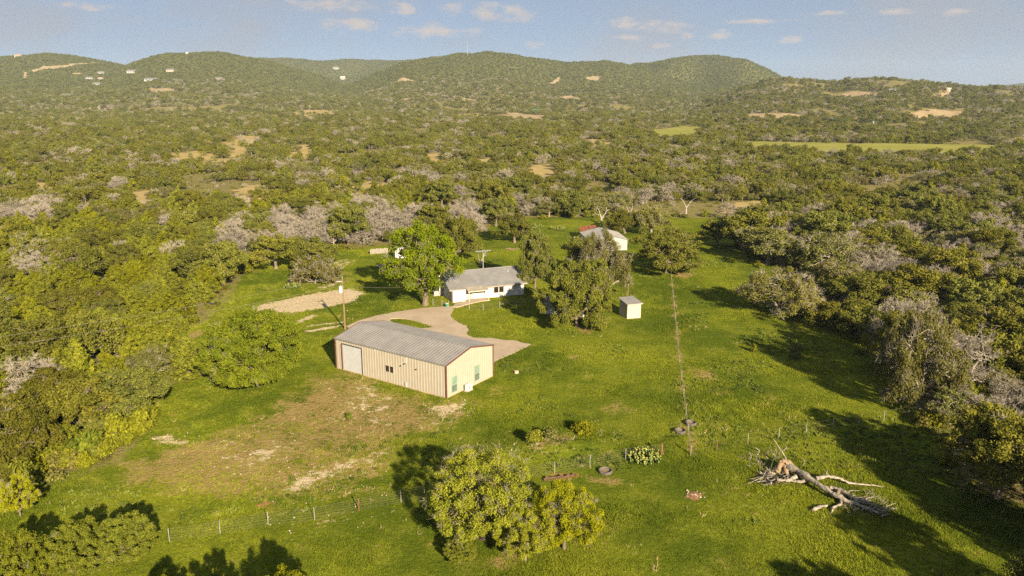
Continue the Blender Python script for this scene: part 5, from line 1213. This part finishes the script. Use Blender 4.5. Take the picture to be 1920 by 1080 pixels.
def cactus(bx, by, wpx, label, n=60, seed=1, flowers=True):
    P = at(bx, by); r = wpx * mpp(P) / 2; t = thing('prickly_pear', label, 'cactus', P); rng = np.random.default_rng(seed); pad = Geo(); fl = Geo()
    for i in range(n):
        a = rng.random() * 6.28; q = r * math.sqrt(rng.random()); z = .18 + .75 * rng.random() * (1 - .5 * q / r); s = rng.uniform(.13, .2); az = rng.random() * 6.28; m = 9
        u = np.array([math.cos(az), math.sin(az), 0]); v = np.array([.25 * rng.normal(), .25 * rng.normal(), 1]); v /= np.linalg.norm(v); w = np.cross(u, v); c = np.array([q * math.cos(a), q * math.sin(a), z]); th = np.linspace(0, 2 * np.pi, m, endpoint=False)
        ring = [c + s * .8 * math.cos(b) * u + s * 1.15 * math.sin(b) * v for b in th]; k0 = c + w * .035; k1 = c - w * .035
        pad.add(ring + [k0, k1], [[j, (j + 1) % m, m] for j in range(m)] + [[(j + 1) % m, j, m + 1] for j in range(m)], 0, np.full(m + 2, rng.random()))
        if flowers and rng.random() < .7: e = c + v * s * 1.2; fl.tube([e, e + v * .07], [.03, .08], 5)
    part('pads', pad, M['cactus'], t, True, True)
    if flowers and fl.V: part('blossoms', fl, M['flower'], t)
cactus(1208, 862, 62, 'prickly pear clump with yellow blooms beside the lower fence corner', 130, 1)
for bx, by, w, lab, sd in ((1000, 427, 44, 'prickly pear patch in the meadow left of the barn', 2), (1046, 430, 34, 'prickly pear patch nearest the barn', 3), (620, 467, 40, 'prickly pear patch below the pale leafless stand', 4), (1395, 436, 16, 'prickly pear by the round oak at right', 5), (548, 540, 30, 'prickly pear left of the grey brush', 6)):
    cactus(bx, by, w, lab, 70, sd)
def rubble(bx, by, n, r, label, mat='stone', cat='rubble pile', name='rubble_pile'):
    P = at(bx, by); t = thing(name, label, cat, P); rng = np.random.default_rng(int(bx)); k = 18; ang = np.linspace(0, 2 * np.pi, k, endpoint=False); rr = r * rng.uniform(.8, 1.2, k)
    g = Geo(); g.add([(rr[i] * 1.15 * math.cos(ang[i]), rr[i] * math.sin(ang[i]), -.05) for i in range(k)] + [(.5 * rr[i] * math.cos(ang[i]), .5 * rr[i] * math.sin(ang[i]), .07) for i in range(k)] + [(0, 0, .09)], [[i, (i + 1) % k, k + (i + 1) % k, k + i] for i in range(k)]); g.F.append(np.array([[k + i, k + (i + 1) % k, 2 * k] for i in range(k)])); g.Mi.append(np.zeros(k))
    part('earth_mound', g, M['red_dirt'], t, True)
    for i in range(n):
        a = rng.random() * 6.28; q = r * rng.random(); s = rng.uniform(.06, .13); bm = bmesh.new(); bmesh.ops.create_icosphere(bm, subdivisions=1, radius=s)
        for v in bm.verts: v.co *= rng.uniform(.7, 1.15); v.co.z *= .7
        me = bpy.data.meshes.new('rock'); bm.to_mesh(me); bm.free(); me.materials.append(M[mat]); x = link('rock', me, t); x.location = (q * math.cos(a), q * math.sin(a), .07)
rubble(1302, 929, 16, .95, 'small red earth heap with white stones in the right meadow')
rubble(957, 467, 16, 1.3, 'heap of pale stones in the meadow behind the house')
P = at(1050, 897); t = thing('rotten_log', 'reddish rotten log lying along the lower fence', 'log', P, R_(12)); rng = np.random.default_rng(2); g = Geo(); knotty(g, [(-1.6, -.1, .12), (-.6, 0, .14), (.5, .05, .14), (1.6, .2, .1)], .14, .08, rng, 7, .3); part('bark', g, M['log_bark'], t, True); g = Geo(); g.tube([(1.6, .2, .1), (1.66, .21, .1)], .11, 7); part('end', g, M['rust_post'], t)
P = at(1152, 905); t = thing('weathered_post', 'leaning rusty post beside the prickly pear', 'post', at(1243, 852)); g = Geo(); g.tube([(0, 0, -.1), (-.12, .1, 1.1)], .07, 6); part('shaft', g, M['rust_post'], t); g = Geo(); g.tube([(-.12, .1, 1.1), (-.125, .104, 1.15)], .08, 6); part('top', g, M['rust_post'], t)

# ------------------------------------------------------------------ houses far off in the hills
def far_house(px, py, wpx, wallm, roofm, label, hpx=None, rz=0.0, flat=False):
    P = at(px, py); k = mpp(P); L = wpx * k; h = (hpx or wpx * .3) * k; D = L * .55
    t = thing('distant_house', label, 'house', (P.x, P.y, P.z - .5), rz); eh = h * .6 + .5; rh = h + .8
    g = Geo(); g.box((0, 0, eh / 2), (L, D, eh)); part('wall', g, M[wallm], t)
    g = Geo(); o = .06 * L; a, b = L / 2 + o, D / 2 + o; g.add([(-a, -b, eh), (a, -b, eh), (a, b, eh), (-a, b, eh), (-a * .8, 0, rh), (a * .8, 0, rh)], [[0, 1, 5, 4], [2, 3, 4, 5], [0, 3, 2, 1]]); g.F.append(np.array([[0, 4, 3], [1, 2, 5]])); g.Mi.append(np.zeros(2)); part('roof', g, M[roofm], t)
    for x in (-.3, 0, .3): g = Geo(); g.box((x * L, -D / 2, eh * .55), (L * .1, .1, eh * .4)); part('window', g, M['dark_glass'], t)
for a in ((247, 137, 15, 'far_white', 'house_roof', 'large white house on the left hill slope', 6), (284, 152, 22, 'far_white', 'house_roof', 'white roofed house at the foot of the left hill', 6), (320, 134, 14, 'tan_wall_far', 'house_roof', 'grey roofed house right of the large white house', 5),
          (97, 101, 11, 'far_white', 'red_roof', 'house on top of the left hill', 4), (35, 107, 12, 'tan_wall_far', 'red_roof', 'house at the far left ridge', 5), (190, 138, 11, 'far_white', 'house_roof', 'small white house left of the large white one', 4), (168, 148, 12, 'far_white', 'house_roof', 'white house low on the left slope', 4), (189, 149, 9, 'far_white', 'red_roof', 'tiny house beside the low white house', 4),
          (182, 160, 13, 'far_white', 'house_roof', 'pale house at the foot of the left slope', 5), (351, 102, 5, 'far_white', 'far_white', 'white house near the second hill top', 4), (410, 149, 14, 'tan_wall_far', 'house_roof', 'tan house right of the second hill foot', 4), (570, 111, 14, 'tan_wall_far', 'red_roof', 'tan house on the middle ridge line', 4),
          (630, 130, 11, 'far_white', 'house_roof', 'white house in the saddle between hills', 5), (643, 149, 9, 'far_white', 'far_white', 'bright white house below the saddle', 6), (1002, 212, 20, 'green_roof', 'green_roof', 'green roofed house behind the bare clearing', 7), (1571, 232, 27, 'green_roof', 'green_roof', 'long green metal barn behind the hay field', 9),
          (1641, 233, 11, 'far_white', 'blue_roof', 'blue roofed shed right of the green barn', 5), (1674, 172, 18, 'far_white', 'house_roof', 'white house on the right hill', 5), (1780, 171, 15, 'tan_wall_far', 'shed_wall', 'tan house on the right ridge', 6), (1420, 252, 24, 'far_white', 'house_roof', 'grey roofed shed among trees by the hay field', 6), (107, 192, 7, 'far_white', 'far_white', 'tiny white building in the far left woods', 4), (192, 204, 16, 'tan_wall_far', 'house_roof', 'pale roofed shed in the far left woods', 5)):
    far_house(*a)
P = at(877, 104); t = thing('radio_mast', 'thin radio mast on the central hill', 'mast', P); g = Geo(); g.tube([(0, 0, -1), (0, 0, 40)], [.5, .25], 5); part('shaft', g, M['grey_metal'], t)
for z in (14, 27): g = Geo(); g.box((0, 0, z), (1.8, 1.8, .4)); part('platform', g, M['grey_metal'], t)

# ------------------------------------------------------------------ grass, weeds and stones underfoot
def blade_tuft(seed, n, h, spread, w, broad=False):
    rng = np.random.default_rng(seed); g = Geo(); a = rng.random(n) * 6.28; r = spread * np.sqrt(rng.random(n)); B = np.stack([r * np.cos(a), r * np.sin(a), np.full(n, -.03)], 1)
    d = np.stack([rng.normal(0, .45, n), rng.normal(0, .45, n), np.ones(n)], 1); T = B + unit(d) * (h * rng.uniform(.5, 1.2, n))[:, None]; s = unit(np.cross(T - B, rdir(rng, n))) * w
    if broad: Md = (B + T) / 2; V = np.stack([B, Md - s, T, Md + s], 1).reshape(-1, 3); g.add(V, np.arange(4 * n).reshape(-1, 4))
    else: V = np.stack([B - s, B + s, T], 1).reshape(-1, 3); g.add(V, np.arange(3 * n).reshape(-1, 3))
    return g
def grass():
    rng = np.random.default_rng(77); n = 330000; y = rng.uniform(46, 175, n) ; x = rng.uniform(-52, 62, n); d = np.hypot(x, y)
    ok = (sdist(CLEAR, x, y) < 2) & (rng.random(n) < np.clip((72 / d) ** 1.6, 0, 1)) & (np.abs(x) < .70 * y + 4)
    bare = np.maximum.reduce([attr_at('chalk', x, y) * 1.1, attr_at('red', x, y), .62 * attr_at('dirt', x, y)]); ok &= rng.random(n) > np.clip(bare * 1.15, 0, .96)
    ok &= (sdist(np.concatenate([drive[:-1], back]), x, y) > -.18) | (sdist(isl, x, y) < .15)
    c, s = math.cos(R_(34.6)), math.sin(R_(34.6)); lx = c * (x + 12.59) - s * (y - 95.58); ly = s * (x + 12.59) + c * (y - 95.58); ok &= ~((np.abs(lx) < 9.4) & (np.abs(ly) < 4.85))
    x, y = x[ok], y[ok]; n = len(x); z = hz(x, y); wd = fbm(x / 6, y / 6, 15, 3); tall = np.clip(.55 + 1.3 * (wd - .45), .35, 1.25) * np.where(x > 22, 1.1, .9)
    sc = tall * rng.uniform(.7, 1.25, n); rot = np.zeros((n, 3)); rot[:, 2] = rng.random(n) * 6.28
    gn_scatter('meadow_grass', np.stack([x, y, z], 1), rot, np.stack([sc * 1.15, sc * 1.15, sc], 1), rng.integers(0, 4, n), [blade_tuft(1, 16, .24, .30, .028), blade_tuft(2, 14, .30, .26, .03), blade_tuft(3, 18, .19, .34, .03), blade_tuft(4, 10, .36, .24, .026)], 'short uneven grass over the clearing', [M['tuft']])
    n = 30000; y = rng.uniform(46, 165, n); x = rng.uniform(-48, 60, n); d = fbm(x / 7, y / 7, 44, 3) + .14 * (x > 27) + .30 * np.exp(-((x - 3.5) / 8) ** 2 - ((y - 74) / 4) ** 2) + .12 * np.exp(-((x - 4) / 9) ** 2 - ((y - 80) / 6) ** 2)
    ok = (sdist(CLEAR, x, y) < 1) & (d > .66 + .14 * rng.random(n)) & (attr_at('chalk', x, y) < .3) & (np.abs(x) < .7 * y + 4)
    ok &= ~((np.abs(c * (x + 12.59) - s * (y - 95.58)) < 9.6) & (np.abs(s * (x + 12.59) + c * (y - 95.58)) < 5)) & ~inside(np.concatenate([drive[:-1], back]), x, y)
    x, y = x[ok], y[ok]; n = len(x); sc = rng.uniform(.35, .85, n); rot = np.zeros((n, 3)); rot[:, 2] = rng.random(n) * 6.28
    gn_scatter('meadow_weeds', np.stack([x, y, hz(x, y)], 1), rot, np.stack([sc, sc, sc], 1), rng.integers(0, 2, n), [blade_tuft(5, 26, .42, .26, .06, True), blade_tuft(6, 22, .34, .34, .07, True)], 'leafy weeds standing in the grass', [M['weed']])
    n = 9000; y = rng.uniform(46, 150, n); x = rng.uniform(-46, 60, n); d = fbm(x / 5, y / 5, 91, 3) + .18 * attr_at('dirt', x, y) + .35 * np.exp(-((x - 4) / 6) ** 2 - ((y - 73) / 3) ** 2); ok = (sdist(CLEAR, x, y) < 1) & (d > .62 + .18 * rng.random(n)) & (np.abs(x) < .7 * y + 4) & ~inside(np.concatenate([drive[:-1], back]), x, y)
    ok &= ~((np.abs(c * (x + 12.59) - s * (y - 95.58)) < 9.6) & (np.abs(s * (x + 12.59) + c * (y - 95.58)) < 5)); x, y = x[ok], y[ok]; n = len(x); sc = rng.uniform(.5, 1.2, n); rot = np.zeros((n, 3)); rot[:, 2] = rng.random(n) * 6.28
    gn_scatter('dry_stalks', np.stack([x, y, hz(x, y)], 1), rot, np.stack([sc, sc, sc], 1), rng.integers(0, 2, n), [blade_tuft(8, 14, .34, .22, .02), blade_tuft(9, 10, .46, .18, .018)], 'dry tan stalks standing in the grass', [M['drygrass']])
    # small pale stones
    pts = []
    for (px0, py0, px1, py1, k) in ((280, 812, 380, 838, 16), (400, 820, 560, 890, 24), (520, 835, 740, 930, 50), (600, 690, 740, 800, 26), (790, 750, 890, 782, 60), (930, 805, 1080, 850, 26), (480, 940, 700, 1000, 24), (480, 545, 680, 585, 40), (1290, 680, 1700, 860, 26), (850, 830, 890, 840, 8)):
        for i in range(k): pts.append(at(rng.uniform(px0, px1), rng.uniform(py0, py1)))
    P = np.array([[p.x, p.y, p.z + .01] for p in pts]); n = len(P); rot = rng.random((n, 3)) * 6.28; sc = rng.uniform(.035, .10, n) * np.where(rng.random(n) < .08, 1.8, 1); st = Geo(); bm = bmesh.new(); bmesh.ops.create_icosphere(bm, subdivisions=1, radius=1.0)
    V = np.array([v.co[:] for v in bm.verts]) * rng.uniform(.75, 1.1, (len(bm.verts), 1)); st.add(V, [[v.index for v in f.verts] for f in bm.faces]); bm.free()
    gn_scatter('scattered_stones', P, rot, np.stack([sc, sc, sc * .6], 1), np.zeros(n, int), [st], 'small pale stones strewn over the bare ground', [M['stone']])
grass()

# ------------------------------------------------------------------ the air between
def haze():
    m, nt = nodes_of('haze'); v = nt.nodes.new('ShaderNodeVolumePrincipled'); v.inputs['Color'].default_value = (.66, .80, 1.0, 1); v.inputs['Density'].default_value = 0.00007; v.inputs['Anisotropy'].default_value = .1
    o = nt.nodes.new('ShaderNodeOutputMaterial'); nt.links.new(v.outputs[0], o.inputs['Volume'])
    g = Geo(); lo, hi = float(ZZ.min()) - 2, float(ZZ.max()) + 60; g.box((0, 2600, (lo + hi) / 2), (9700, 6700, hi - lo)); tag(link('haze', g.mesh('haze', m)), 'thin evening haze over the hills', kind='stuff')
haze()
